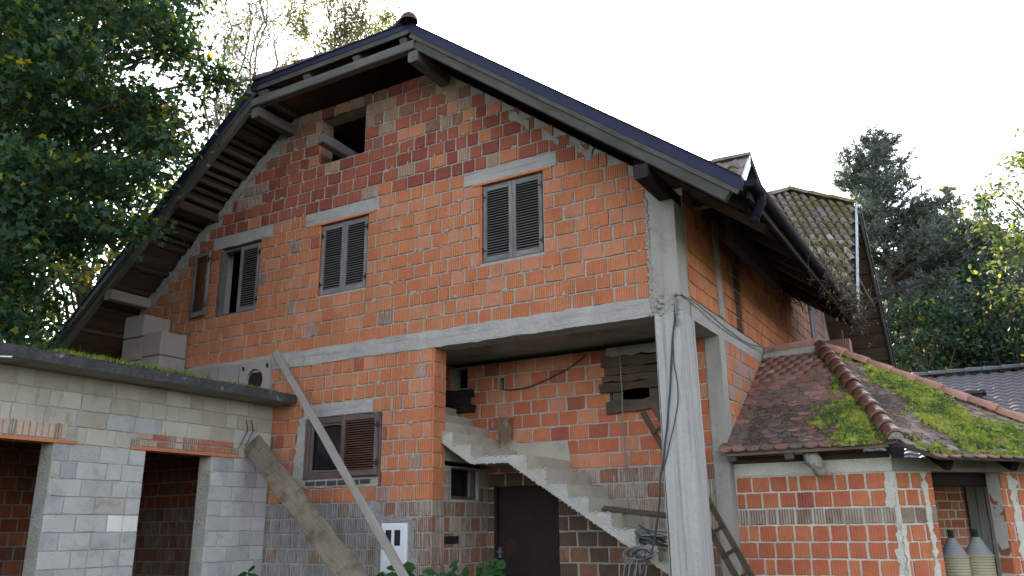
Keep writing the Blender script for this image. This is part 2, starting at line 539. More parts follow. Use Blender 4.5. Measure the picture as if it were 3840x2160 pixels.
# ------------------------------------------------------------------ brick system
def brick_mesh(i, chip=.03, depth=.06):
    rr = random.Random(100 + i)
    j = lambda a: rr.uniform(-a, a)
    bx, bz = .022, .030
    # outline with extra points on each edge so that edges are not ruler straight
    P = [(-.5, -.5), (-.17, -.5), (.17, -.5), (.5, -.5), (.5, 0), (.5, .5), (.17, .5), (-.17, .5), (-.5, .5), (-.5, 0)]
    outer = []
    for (a, b_) in P:
        outer.append([a + j(chip * .45), b_ + j(chip * .6)])
    if rr.random() < .5:
        kx = rr.choice([0, 3, 5, 8])
        outer[kx][0] *= 1 - rr.uniform(.02, .07)
        outer[kx][1] *= 1 - rr.uniform(.03, .10)
    inner = [[a - math.copysign(bx, a) * (abs(a) > .3) + j(.006), b_ - math.copysign(bz, b_) * (abs(b_) > .3) + j(.008)] for a, b_ in outer]
    n = len(P)
    vs = [(a, depth, b_) for a, b_ in outer] + [(a, .006, b_) for a, b_ in outer] + [(a, j(.0015), b_) for a, b_ in inner]
    fs = []
    for k_ in range(n):
        l_ = (k_ + 1) % n
        fs.append((k_, l_, n + l_, n + k_))
        fs.append((n + k_, n + l_, 2 * n + l_, 2 * n + k_))
    fs.append(tuple(2 * n + q for q in range(n)))
    return vs, fs


BV = [brick_mesh(i) for i in range(14)]
BM = []
for i, (vs, fs) in enumerate(BV):
    me = bpy.data.meshes.new('brick_%s' % 'abcdefghijklmn'[i])
    me.from_pydata(vs, [], fs)
    me.materials.append(None)
    me.update()
    BM.append(me)


class Bricks:
    """collects pieces of one thing; the 300 that show largest become objects, the rest one part"""

    def __init__(s, limit=290):
        s.items = []
        s.limit = limit

    def put(s, c, U, inw, w_, h_, mat, parent, name='brick', dscale=1.0):
        s.items.append((Vector(c), Vector(U), Vector(inw), w_, h_, mat, parent, name, dscale))

    def score(s, it):
        c, U, inw, w_, h_ = it[:5]
        d = c - CAM
        z = d.dot(c_f)
        if z < .5:
            return 0
        px, py = d.dot(c_r) / z, d.dot(c_u) / z
        if abs(px) > .64 or abs(py) > .37:
            return 0
        cosv = d.normalized().dot(inw)
        return max(0, cosv) * w_ * h_ / z / z

    def flush(s, rest_parent, rest_name='brick'):
        s.items.sort(key=s.score, reverse=True)
        mats = []
        mb = MB()
        for n, (c, U, inw, w_, h_, mat, parent, name, ds) in enumerate(s.items):
            rr = RND
            tw = rr.uniform(-.009, .009)
            Z = V(0, 0, 1)
            X = U * math.cos(tw) + Z * math.sin(tw)
            Zt = Z * math.cos(tw) - U * math.sin(tw)
            yaw = rr.uniform(-.012, .012)
            X = (X + inw * yaw).normalized()
            off = c + inw * rr.uniform(-.003, .004)
            T = Matrix(((X.x * w_, inw.x * ds, Zt.x * h_, off.x), (X.y * w_, inw.y * ds, Zt.y * h_, off.y), (X.z * w_, inw.z * ds, Zt.z * h_, off.z), (0, 0, 0, 1)))
            k_ = rr.randrange(len(BM))
            if n < s.limit:
                o = bpy.data.objects.new(name, BM[k_])
                COL.objects.link(o)
                o.parent = parent
                o.matrix_basis = T
                o.material_slots[0].link = 'OBJECT'
                o.material_slots[0].material = M[mat]
            else:
                if mat not in mats:
                    mats.append(mat)
                vs, fs = BV[k_]
                mb.add([T @ Vector(v) for v in vs], fs, mats.index(mat))
        if mb.v:
            o = mb.build(rest_name, [M[k_] for k_ in mats], rest_parent)
            o['kind'] = 'stuff'


def free(u0, u1, holes):
    iv = [(u0, u1)]
    for a, b_ in holes:
        nv = []
        for p, q in iv:
            if b_ <= p or a >= q:
                nv.append((p, q))
            else:
                if a > p:
                    nv.append((p, a))
                if b_ < q:
                    nv.append((b_, q))
        iv = nv
    return [(p, q) for p, q in iv if q - p > .05]


def lay(bk, O, U, inw, u0, u1, z0, ncourse, ch, wfn, mfn, openings, parent, top=None, joint=(.014, .034), hj=.019, name='brick', skip=None):
    """courses upward from z0; openings (u0,u1,z0,z1); top(u)->z limit"""
    O, U, inw = Vector(O), Vector(U), Vector(inw)
    for k_ in range(ncourse):
        za, zb = z0 + k_ * ch, z0 + (k_ + 1) * ch
        zm = (za + zb) / 2
        holes = [(a, b_) for a, b_, c, d in openings if min(zb, d) - max(za, c) > ch * .45]
        lo, hi = u0, u1
        if top:
            us = np.linspace(u0, u1, 240)
            ok = [u for u in us if top(u) >= zb - .055]
            if not ok:
                continue
            lo, hi = ok[0], ok[-1]
        for a, b_ in free(lo, hi, holes):
            u = a
            first = True
            while u < b_ - .03:
                w_ = wfn(u, zm)
                if first and k_ % 2:
                    w_ *= .55
                first = False
                if b_ - (u + w_) < .09:
                    w_ = b_ - u
                    if w_ > .36:
                        w_ /= 2
                jn = RND.uniform(*joint)
                uc = u + w_ / 2
                if not (skip and skip(uc, zm)):
                    bk.put(O + U * uc + V(0, 0, zm + RND.uniform(-.003, .003)), U, inw, w_ - jn, ch - hj + RND.uniform(-.004, .003), mfn(uc, zm), parent, name)
                u += w_


def wall_core(mb, O, U, inw, u0, u1, z0, top, openings, thick, recess=.012, breaks=()):
    O, U, inw = Vector(O), Vector(U), Vector(inw)
    us = sorted({u0, u1, *[q for o_ in openings for q in o_[:2] if u0 < q < u1], *[b_ for b_ in breaks if u0 < b_ < u1]})
    for a, b_ in zip(us[:-1], us[1:]):
        mid = (a + b_) / 2
        hs_ = sorted([(c, d) for p, q, c, d in openings if p < mid < q])
        z = z0
        segs = []
        for c, d in hs_:
            if c > z:
                segs.append((z, z, c, c))
            z = max(z, d)
        ta, tb = top(a + 1e-4), top(b_ - 1e-4)
        if min(ta, tb) > z:
            segs.append((z, z, ta, tb))
        for za, zb, tc, td in segs:
            P = O + inw * recess
            mb.prism([P + U * a + V(0, 0, za), P + U * b_ + V(0, 0, zb), P + U * b_ + V(0, 0, td), P + U * a + V(0, 0, tc)], inw * (thick - recess))


# ================================================================== HOUSE
XR, XL = -2.947, -12.85
ZB = 4.185
BX = V(1, 0, 0)
BY = V(0, 1, 0)
house = thing('house', 'unfinished two-storey red clay block house with half-hipped roof and dark metal roof edge', 'house', (-7.9, 5, 0))
HB = Bricks(290)
FO = -.8                                   # front face of the roof overhang
XA, XC = -9.41, -6.36                      # ends of the clipped gable edge
SR, SL = .769, .81
ZT = 8.5


def roof_top(x):
    if x > XC:
        return ZT - SR * (x - XC)
    if x < XA:
        return ZT + SL * (x - XA)
    return ZT


def wall_top(x):
    return min(roof_top(x) - .36, 8.23)


WIN = [(-10.86, -9.91, 4.985, 6.18), (-8.61, -7.66, 5.005, 6.18), (-5.67, -4.71, 5.015, 6.18)]
ATT = (-8.73, -7.80, 7.19, 7.995)
BAY = (-6.42, -3.28, 0, 3.965)
W4 = (-8.66, -7.27, 2.29, 3.165)
openF = WIN + [ATT, BAY, W4]
mb = MB()
wall_core(mb, (0, 0, 0), BX, BY, XL, -3.27, 0, wall_top, openF, .29, .014, (XA, XC, -5, -4, -11, -12, -6.857, -9.88))
wall_f = mb.build('wall', M['mortar'], house)

LINT = [(-11.04, -9.66, 6.165, 6.355), (-8.92, -7.45, 6.17, 6.36), (-5.95, -4.5, 6.17, 6.365)]


def wf(u, z):
    if z > ZB:
        if -6.45 < u < -5.7 or (-9.75 < u < -9.0 and z < 6.3):
            return RND.choice([.195, .2, .2, .205])
        return RND.choice([.29, .285, .29, .295, .29, .285, .20]) if u < -5 else RND.choice([.29, .295, .285, .29, .30, .29, .29, .285, .19])
    return RND.choice([.195, .2, .205, .21, .19])


def mf(u, z):
    r_ = RND.random()
    if z < 1.965 and -9.36 < u < -7.25 + .35 * noise.noise(V(u * 3, z * 3, 0)):
        return 'b_cem' if r_ < .86 else 'b_gry'
    if z < 1.965:
        return 'b_gry' if r_ < .6 else ('b_brn' if r_ < .85 else 'b_wash')
    if z < ZB:
        if u < -9.36:
            return 'b_rd1' if r_ < .6 else 'b_brn'
        return 'b_or1' if r_ < .46 else 'b_or2' if r_ < .76 else 'b_rd1' if r_ < .82 else 'b_rd2' if r_ < .835 else 'b_pink' if r_ < .87 else 'b_or3'
    if z > 7.2 and u > -9:
        return 'b_brn' if r_ < .3 else 'b_rd1' if r_ < .55 else 'b_tan' if r_ < .75 else 'b_rd2' if r_ < .85 else 'b_or3'
    red = 6.38 + .25 * (noise.noise(V(u * 1.3, 3.1, 0)))
    if u > -5:
        red = 6.1
    if u < -11:
        red = 6.0
    if z > red and z < 7.45:
        return 'b_rd2' if r_ < .35 else 'b_rd1' if r_ < .86 else 'b_or2' if r_ < .92 else 'b_tan'
    if z >= 7.45:
        return 'b_brn' if r_ < .45 else 'b_rd1' if r_ < .75 else 'b_tan'
    if r_ < .36:
        return 'b_or1'
    if r_ < .72:
        return 'b_or2'
    if r_ < .955:
        return 'b_or3'
    return RND.choice(['b_rd1', 'b_tan', 'b_pink', 'b_pink', 'b_rd1', 'b_gry'])


def ftop(x):
    return wall_top(x) - (.10 if x < XA else .0) - (.08 if x < XA else 0)


lay(HB, (0, 0, 0), BX, BY, XL + .05, -3.30, ZB, 21, .2, wf, mf, WIN + [ATT] + LINT, wall_f, ftop)
lay(HB, (0, 0, 0), BX, BY, XL + .05, -6.425, ZB - .22 - .2 * 19, 19, .2, wf, mf, [W4, (-8.72, -7.43, 3.165, 3.365), (-11.35, -9.45, 3.5, 4.2), (-7.22, -6.74, 1.05, 1.72)], wall_f)

# jambs that face the camera (+x side reveals of the openings)
MX = V(-1, 0, 0)


def jamb(x, y0, y1, z0, n, parent, mf_, split=None):
    for k_ in range(n):
        zc = z0 + .2 * k_ + .1
        if k_ % 3 == 0:
            segs = [(y0, y1)]
        else:
            c = y0 + (y1 - y0) * (.35 if k_ % 2 else .65)
            segs = [(y0, c), (c, y1)]
        for a, b_ in segs:
            HB.put((x, (a + b_) / 2, zc), BY, MX, b_ - a - .012, .188, mf_(-6.5, zc), parent)


jamb(-6.406, 0.004, .29, ZB - .22 - .2 * 19, 9, wall_f, lambda u, z: RND.choice(['b_gry', 'b_brn', 'b_wash']))
jamb(-6.406, 0.004, .29, ZB - .22 - .2 * 10, 10, wall_f, lambda u, z: 'b_or1' if RND.random() < .6 else 'b_or2')
jamb(-8.716, 0.004, .29, ZB + .2 * 15, 4, wall_f, lambda u, z: RND.choice(['b_tan', 'b_or3', 'b_brn']))
for x0, x1, z0, z1 in WIN:
    jamb(x0 + .012, 0.004, .12, z0, 6, wall_f, lambda u, z: 'b_or1')
def patch(name, pts, y, mat, parent, h=.012, n=22, jag=.03, seed=0):
    """an irregular skin of cement over the wall: outline subdivided and roughened"""
    out = []
    m_ = len(pts)
    for i in range(m_):
        a, b_ = Vector((pts[i][0], 0, pts[i][1])), Vector((pts[(i + 1) % m_][0], 0, pts[(i + 1) % m_][1]))
        k_ = max(1, int((b_ - a).length / .06))
        for q in range(k_):
            p = a.lerp(b_, q / k_)
            d = V(noise.noise(V(p.x * 9, p.z * 9, seed)), 0, noise.noise(V(p.x * 9, p.z * 9, seed + 7)))
            p += d * jag
            out.append(V(p.x, y, p.z))
    mb = MB()
    mb.prism(out, (0, h, 0))
    me = mb.mesh(name, mat)
    bm_ = bmesh.new()
    bm_.from_mesh(me)
    bmesh.ops.triangulate(bm_, faces=bm_.faces)
    bm_.to_mesh(me)
    bm_.free()
    return link(name, me, parent)


# rough mortar left along the sloping wall tops
def strip(x0, x1, d0, d1, seed, jag=.07):
    pts = [(x0, wall_top(x0) - d0), (x1, wall_top(x1) - d0), (x1, wall_top(x1) - d1), (x0, wall_top(x0) - d1)]
    return patch('mortar_verge', pts, -.010, M['mortar'], wall_f, .02, jag=jag, seed=seed)


for k_ in range(5):
    xa = XA - .15 - k_ * .64
    strip(xa, xa - .63, .0, .16 + .05 * RND.random(), 20 + k_, .09)
for k_, (xa, xb, d0, d1) in enumerate(((-5.2, -4.9, .1, .2), (-4.7, -4.45, .12, .25), (-4.2, -3.95, .05, .2))):
    strip(xa, xb, d0, d1, 40 + k_, .10)


mbs = MB()
for k_ in range(420):
    x = RND.uniform(-12.2, -3.4)
    z = ZB + .2 * RND.randrange(0, 19) + RND.gauss(0, .015) if RND.random() < .8 else ZB - .22 - .2 * RND.randrange(0, 11) + RND.gauss(0, .015)
    if z > ftop(x) - .05 or any(a - .06 < x < b_ + .06 and c - .06 < z < d + .06 for a, b_, c, d in openF + LINT + [(-11.4, -9.3, 3.4, 4.2), (-12.6, -3.2, 3.95, 4.2), (-8.75, -7.4, 3.1, 3.4)]):
        continue
    rx, rz = RND.uniform(.015, .06), RND.uniform(.008, .03)
    if RND.random() < .3:
        rx, rz = rz * .8, rx
    nn_ = 9
    ring = []
    for q in range(nn_):
        a = 2 * math.pi * q / nn_
        f = RND.uniform(.6, 1.25)
        ring.append((x + rx * f * math.cos(a), RND.uniform(-.002, .004), z + rz * f * math.sin(a)))
    mbs.add([(x, -.011, z)] + ring, [(0, 1 + (q + 1) % nn_, 1 + q) for q in range(nn_)])
o = mbs.build('mortar_smear', M['mortar'], wall_f, True)
o['kind'] = 'stuff'

# concrete lintels, beam, columns
def rough_box(name, x0, x1, y0, y1, z0, z1, mat, parent, n=14, a=.008):
    """cast concrete: subdivided front face with uneven arrises"""
    mb = MB()
    L = x1 - x0
    n = max(3, int(L / .12))
    for i in range(n + 1):
        x = x0 + L * i / n
        f = lambda s_: noise.noise(V(x * 5, s_ * 7.3, z0)) * a * 2
        mb.v += [(x, y1, z0), (x, y0 + f(1) * .5, z0 + f(2)), (x, y0 + f(3) * .4, (z0 + z1) / 2), (x, y0 + f(4) * .5, z1 + f(5)), (x, y1, z1)]
    for i in range(n):
        for k_ in range(5):
            a_, b_ = i * 5 + k_, i * 5 + (k_ + 1) % 5
            mb.f.append((a_, a_ + 5, b_ + 5, b_))
            mb.m.append(0)
    mb.f += [(4, 3, 2, 1, 0)[::-1], tuple(n * 5 + q for q in (4, 3, 2, 1, 0))]
    mb.m += [0, 0]
    bm_ = bmesh.new()
    me = mb.mesh(name, mat)
    bm_.from_mesh(me)
    bmesh.ops.recalc_face_normals(bm_, faces=bm_.faces)
    bm_.to_mesh(me)
    bm_.free()
    return link(name, me, parent)


for a, b_, c, d in LINT:
    rough_box('lintel', a, b_, -.004, .27, c + .004, d, M['conc_beam'], house)
for x0, x1, z0, z1 in WIN[1:]:
    mb = MB()
    mb.box(x0 - .12, x1 + .1, -.012, .2, z1 - .035, z1 - .004)
    mb.build('lintel_tile', M['clay'], house)
rough_box('lintel', -8.72, -7.43, -.004, .27, 3.17, 3.325, M['conc_beam'], house)
rough_box('ring_beam', -11.3, -3.27, -.006, .30, 3.963, ZB + .012, M['conc_beam'], house, a=.010)
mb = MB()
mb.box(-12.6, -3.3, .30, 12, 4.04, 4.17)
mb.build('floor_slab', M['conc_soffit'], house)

# front corner column: three formwork planks on the front face, slightly stepped
mb = MB()
z0, z1 = 0, 3.975
for (xa, xb, dy) in ((-3.262, -3.085, 0.0), (-3.085, -2.93, -.008)):
    prev = None
    N = 16
    for i in range(N + 1):
        z = z0 + (z1 - z0) * i / N
        tap = .02 * (1 - z / z1)
        xl = xa + noise.noise(V(xa * 9, z * 2, 0)) * .006 + (tap if xa < -3.2 else 0)
        xr_ = xb + noise.noise(V(xb * 9, z * 2, 3)) * .006 + (.03 * (1 - z / z1) if xb > -3 else 0)
        ring = [(xl, -.012 + dy, z), (xr_, -.012 + dy, z), (xr_, .40, z), (xl, .40, z)]
        b_ = len(mb.v)
        mb.v += ring
        if prev is not None:
            for k_ in range(4):
                mb.f.append((prev + k_, prev + (k_ + 1) % 4, b_ + (k_ + 1) % 4, b_ + k_))
                mb.m.append(0)
        prev = b_
    mb.f.append((prev, prev + 1, prev + 2, prev + 3))
    mb.m.append(0)
mb.build('column', M['conc_col'], house)
mb = MB()
for (xa, xb, dy) in ((-3.285, -3.13, .0), (-3.13, -2.945, -.014)):
    mb.prism([(xa, -.004 + dy, 3.97), (xb, -.004 + dy, 3.97), (xb, -.004 + dy, 5.50 - (xb + 3.285) * .5), (xa, -.004 + dy, 5.53)], (0, .33, 0))
mb.build('column', M['conc_up'], house)
# ragged cast edge between blocks and upper column
mb = MB()
for i in range(60):
    z = 3.98 + 1.45 * i / 60
    c = V(-3.29 + RND.uniform(-.025, .012), .004, z)
    mb.tube([c - V(0, 0, .03), c + V(0, -.008, 0), c + V(0, 0, .03)], [.012, RND.uniform(.018, .035), .012], 5)
for i in range(50):
    c = V(RND.uniform(-3.3, -2.95), -.004, RND.uniform(3.95, 4.2))
    r_ = RND.uniform(.01, .03)
    mb.tube([c - V(r_ * 1.5, 0, 0), c + V(0, -.006, 0), c + V(r_ * 1.5, 0, RND.uniform(-.02, .02))], [r_ * .4, r_, r_ * .4], 5)
mb.build('concrete_burr', M['conc_up'], house, True)

# ---------------- side wall (faces +x)
mb = MB()
stop = lambda y: 5.62 if y < 6.2 else 6.9
wall_core(mb, (XR, 0, 0), BY, MX, .33, 12, ZB + .01, stop, [], .29, .0, (6.2,))
wall_s = mb.build('wall', M['mortar'], house)
mb = MB()
wall_core(mb, (XR, 0, 0), BY, MX, 1.62, 12, 0, lambda y: 3.96, [], .29, .0)
mb.build('wall', M['mortar'], house)
XS2 = XR + .018


def ms(u, z):
    r_ = RND.random()
    if u > 6.0:
        return 'b_pink' if r_ < .7 else 'b_or3'
    if z > 5.2:
        return 'b_rd1' if r_ < .5 else 's_or1'
    return 's_or2' if r_ < .55 else 's_or1'


wsd = lambda u, z: RND.choice([.25, .24, .26, .19]) if u < 6 else .28
lay(HB, (XS2, 0, 0), BY, MX, .335, 11.5, ZB + .03, 7, .2, wsd, ms, [(1.46, 1.68, 0, 9), (7.75, 8.3, 4.3, 6.2), (9.4, 10.6, 4.3, 6.2)], wall_s, joint=(.008, .014))
lay(HB, (XR + .012, 0, 0), BY, MX, 6.2, 11.5, ZB + 1.43, 6, .2, wsd, ms, [(7.75, 8.3, 4.3, 6.2), (9.4, 10.6, 4.3, 6.2)], wall_s, joint=(.008, .014))
lay(HB, (XR + .012, 0, 0), BY, MX, 1.62, 5, 3.965 - .2 * 9, 9, .2, lambda u, z: .25, lambda u, z: RND.choice(['b_pink', 'b_or3', 'b_or1', 'b_pink', 'b_tan']), [], wall_s)
mb = MB()
mb.box(XR - .25, XR + .03, 1.46, 1.68, ZB + .05, 5.58)
mb.build('pilaster', M['conc_up'], house)
mb = MB()
mb.prism([(XR + .002, .37, 3.963), (XR + .002, 5.5, 3.963), (XR + .002, 5.5, ZB + .02), (XR + .002, .37, ZB + .02)], (-.29, 0, 0))
mb.build('ring_beam', M['conc_beam'], house)
mb = MB()
mb.box(-3.125, XR + .012, 1.39, 1.62, 0, 3.962)
mb.build('column', M['conc_up'], house)
# shutters and jambs on the far side wall
for (ya, yb) in ((7.75, 8.02), (8.03, 8.3)):
    o = plank('shutter', (XR + .03, (ya + yb) / 2, 4.3), (XR + .03, (ya + yb) / 2, 6.2), yb - ya - .02, .03, M['w_shut'], house, (1, 0, 0))
mb = MB()
mb.box(XR - .2, XR + .01, 9.42, 9.60, 4.3, 6.2)
mb.build('concrete_jamb', M['concrete'], house)
mb = MB()
mb.box(XR - .25, XR - .2, 9.4, 10.6, 4.3, 6.2)
mb.build('window_board', M['w_dark'], house)

# rear and left walls close the building
mb = MB()
mb.box(XL, XL + .29, .3, 12, 0, 5.6)
mb.build('wall', M['b_or1'], house)
mb = MB()
mb.prism([(XL, 12, 0), (XR, 12, 0), (XR, 12, 5.3), (-6.4, 12, 8.2), (-9.4, 12, 8.2), (XL, 12, 5.4)], (0, .29, 0))
mb.build('wall', M['b_or1'], house)

# ---------------- stair bay behind the front wall
YB = 1.4
openB = [(-4.5, -3.72, 3.22, 3.93), (-7.09, -6.8, 3.64, 3.95), (-6.25, -6.16, 3.55, 3.73), (-6.31, -5.33, 0, 2.19)]
mb = MB()
wall_core(mb, (0, YB, 0), BX, BY, -8.2, -3.10, 0, lambda x: 3.962 if x > -7.2 else 4.03, openB, .25, .01, (-7.2,))
wall_b = mb.build('wall', M['mortar'], house)


def mbk(u, z):
    r_ = RND.random()
    if z < 2.37:
        return ('b_wash' if r_ < .45 else 'b_gry' if r_ < .8 else 'b_brn') if z > 2.36 - .62 * (u + 5.1) - .35 else ('b_shade' if r_ < .75 else 'b_brn')  # below the flight the stair's shade is put into the brick colour
    return 'b_rd1' if r_ < .10 else 'b_or1' if r_ < .35 else 'b_shed' if r_ < .78 else 'b_or3'


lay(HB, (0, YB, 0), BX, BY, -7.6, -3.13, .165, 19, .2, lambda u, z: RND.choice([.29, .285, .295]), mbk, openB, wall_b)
# return wall under the flight, with the small dark window
mb = MB()
wall_core(mb, (-6.42, 0, 0), BY, MX, .29, YB - .002, 0, lambda y: 2.42, [(.46, 1.13, 1.99, 2.40)], .28, .008)
wall_r = mb.build('wall', M['mortar'], house)
lay(HB, (-6.42, 0, 0), BY, MX, .295, YB - .02, .165, 11, .2, lambda u, z: .25, lambda u, z: RND.choice(['b_gry', 'b_brn', 'b_wash']), [(.46, 1.13, 1.97, 2.40)], wall_r)
mb = MB()
mb.box(-6.62, -6.60, .47, 1.12, 1.99, 2.40)
cw = mb.build('window', M['glass'], house)
for a in ((( -6.5, .49, 1.99), (-6.5, .49, 2.4)), ((-6.5, 1.10, 1.99), (-6.5, 1.10, 2.4)), ((-6.5, .5, 2.01), (-6.5, 1.1, 2.01))):
    plank('frame', a[0], a[1], .05, .06, M['w_frameb'], cw, (1, 0, 0))
# interior partition keeps the house dark behind the openings
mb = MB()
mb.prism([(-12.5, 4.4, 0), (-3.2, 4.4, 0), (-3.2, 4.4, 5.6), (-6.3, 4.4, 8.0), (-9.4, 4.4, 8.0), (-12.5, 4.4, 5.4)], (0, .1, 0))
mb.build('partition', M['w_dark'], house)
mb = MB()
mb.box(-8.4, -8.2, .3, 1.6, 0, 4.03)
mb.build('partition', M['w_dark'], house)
# metal door
mb = MB()
mb.box(-6.30, -5.34, YB + .06, YB + .09, 0, 2.18)
door = mb.build('door', M['rust'], house)
mb = MB()
mb.box(-6.27, -6.23, YB + .01, YB + .06, 1.22, 1.36)
mb.tube([(-6.25, YB + .0, 1.30), (-6.25, YB - .05, 1.30), (-6.16, YB - .05, 1.30)], .012, 6)
mb.build('handle', M['silver'], door)
for xa in (-6.33, -5.36):
    mb = MB()
    mb.box(xa, xa + .045, YB - .01, YB + .10, 0, 2.2)
    mb.build('door_frame', M['w_dark'], door)

# staircase
TOP = [(-6.40, 2.833), (-6.232, 2.832), (-6.23, 2.668), (-5.945, 2.662), (-5.943, 2.497), (-5.12, 2.485), (-5.115, 2.314), (-4.843, 2.311), (-4.841, 2.121), (-4.567, 2.115), (-4.56, 1.95), (-4.295, 1.948), (-4.29, 1.778), (-4.015, 1.774), (-4.007, 1.59), (-3.738, 1.587), (-3.735, 1.409), (-3.47, 1.405), (-3.465, 1.235), (-3.28, 1.235)]
BOT = [(-3.28, 1.04), (-3.346, 1.094), (-5.392, 2.408), (-5.948, 2.412), (-6.20, 2.57), (-6.40, 2.70)]
stair = None
mb = MB()
n_t = len(TOP)
y0s, y1s = .2, YB - .005
pts = TOP + BOT
# front face, subdivided ragged outline
fl = [V(x + RND.uniform(-.006, .006), y0s + RND.uniform(-.006, .006), z + RND.uniform(-.005, .005)) for x, z in pts]
bl = [V(x, y1s, z) for x, z in pts]
n = len(pts)
for i in range(n):
    j = (i + 1) % n
    riser = i < n_t - 1 and abs(pts[i][0] - pts[j][0]) < .03
    mb.add([fl[i], fl[j], bl[j], bl[i]], [(0, 1, 2, 3)], 1 if riser else 0)
b0 = len(mb.v)
mb.v += [tuple(p) for p in fl]
mb.f.append(tuple(b0 + i for i in range(n)))
mb.m.append(0)
# steps going on up to the left, behind the wall
x, z = -6.42, 2.833
for k_ in range(5):
    mb.box(x - .27, x - .0, .30, y1s, z - .35, z + .165 - .002, 1)
    x -= .27
    z += .165
me = mb.mesh('staircase', [M['stair'], M['stair_r']])
bm_ = bmesh.new()
bm_.from_mesh(me)
bmesh.ops.triangulate(bm_, faces=[f for f in bm_.faces if len(f.verts) > 4])
bm_.to_mesh(me)
bm_.free()
stair = link('staircase', me, house)
# crumbly edge beads along the flight
mb = MB()
for i in range(n - 1):
    a, b_ = fl[i], fl[i + 1]
    L_ = (b_ - a).length
    for q in range(int(L_ / .035)):
        c = a.lerp(b_, (q + RND.random()) / max(1, L_ / .035)) + V(0, RND.uniform(-.004, .01), RND.uniform(-.008, .008))
        r_ = RND.uniform(.006, .016)
        mb.tube([c - V(r_ * 1.3, 0, 0), c, c + V(r_ * 1.3, 0, 0)], [r_ * .4, r_, r_ * .4], 5)
mb.build('crumbled_edge', M['stair'], stair, True)['kind'] = 'stuff'
# cement skirting left on the back wall
mb = MB()
mb.prism([(-6.2, YB - .008, 2.45), (-5.1, YB - .008, 2.45), (-5.15, YB - .008, 2.77), (-5.9, YB - .008, 2.76), (-6.2, YB - .008, 2.9)], (0, .02, 0))
mb.build('cement_patch', M['stair_r'], wall_b)
# boards nailed over the openings in the back wall
for (za, zb, xa, xb, mt) in ((3.84, 3.97, -4.50, -3.5, 'w_plank'), (3.70, 3.83, -4.57, -3.5, 'w_board'), (3.585, 3.69, -4.55, -3.5, 'w_brown'), (3.49, 3.58, -4.58, -3.5, 'w_board'), (3.375, 3.485, -4.62, -3.5, 'w_brown'), (3.08, 3.235, -4.53, -3.5, 'w_board')):
    plank('board', (xa, YB - .035, (za + zb) / 2), (xb, YB - .03, (za + zb) / 2 + RND.uniform(-.02, .02)), zb - za, .03, M[mt], house, (0, -1, 0), .012, .02, 8)
for xc in (-4.39, -3.87):
    plank('board', (xc, YB + .02, 3.2), (xc + .01, YB + .02, 3.45), .12, .03, M['w_board'], house, (0, -1, 0))
for (zc, xa, xb) in ((3.57, -7.3, -6.67), (3.46, -7.3, -6.72), (3.34, -7.3, -6.64)):
    plank('board', (xa, YB - .035, zc), (xb, YB - .03, zc - .02), .115, .03, M['w_dark'], house, (0, -1, 0), .01, .02)

# ---------------- cement render, flue blocks, meter cabinet on the front
patch('cement_render', [(-7.32, .9), (-7.19, 1.0), (-7.19, 1.69), (-6.77, 1.69), (-6.76, .9), (-6.62, 1.0), (-6.68, 1.45), (-6.66, 1.72), (-6.95, 1.80), (-7.18, 1.78), (-7.30, 1.97), (-7.62, 1.95), (-7.5, 1.80), (-7.34, 1.70), (-7.3, 1.3)], -.006, M['render'], wall_f, .02, jag=.05)
patch('cement_render', [(-8.90, 2.2), (-8.66, 2.2), (-8.66, 3.16), (-8.8, 3.16)], -.008, M['mortar'], wall_f, .02, jag=.06, seed=3)
patch('cement_render', [(-8.66, 2.19), (-7.3, 2.17), (-7.3, 2.29), (-8.66, 2.30)], -.004, M['mortar'], wall_f, .02, jag=.02, seed=5)
for q in range(6):
    x = -8.6 + q * .2
    mb = MB()
    mb.box(x, x + .17, -.012, .05, 2.205 + RND.uniform(-.01, .01), 2.27)
    mb.build('sill_stone', M['conc_slab'], house)

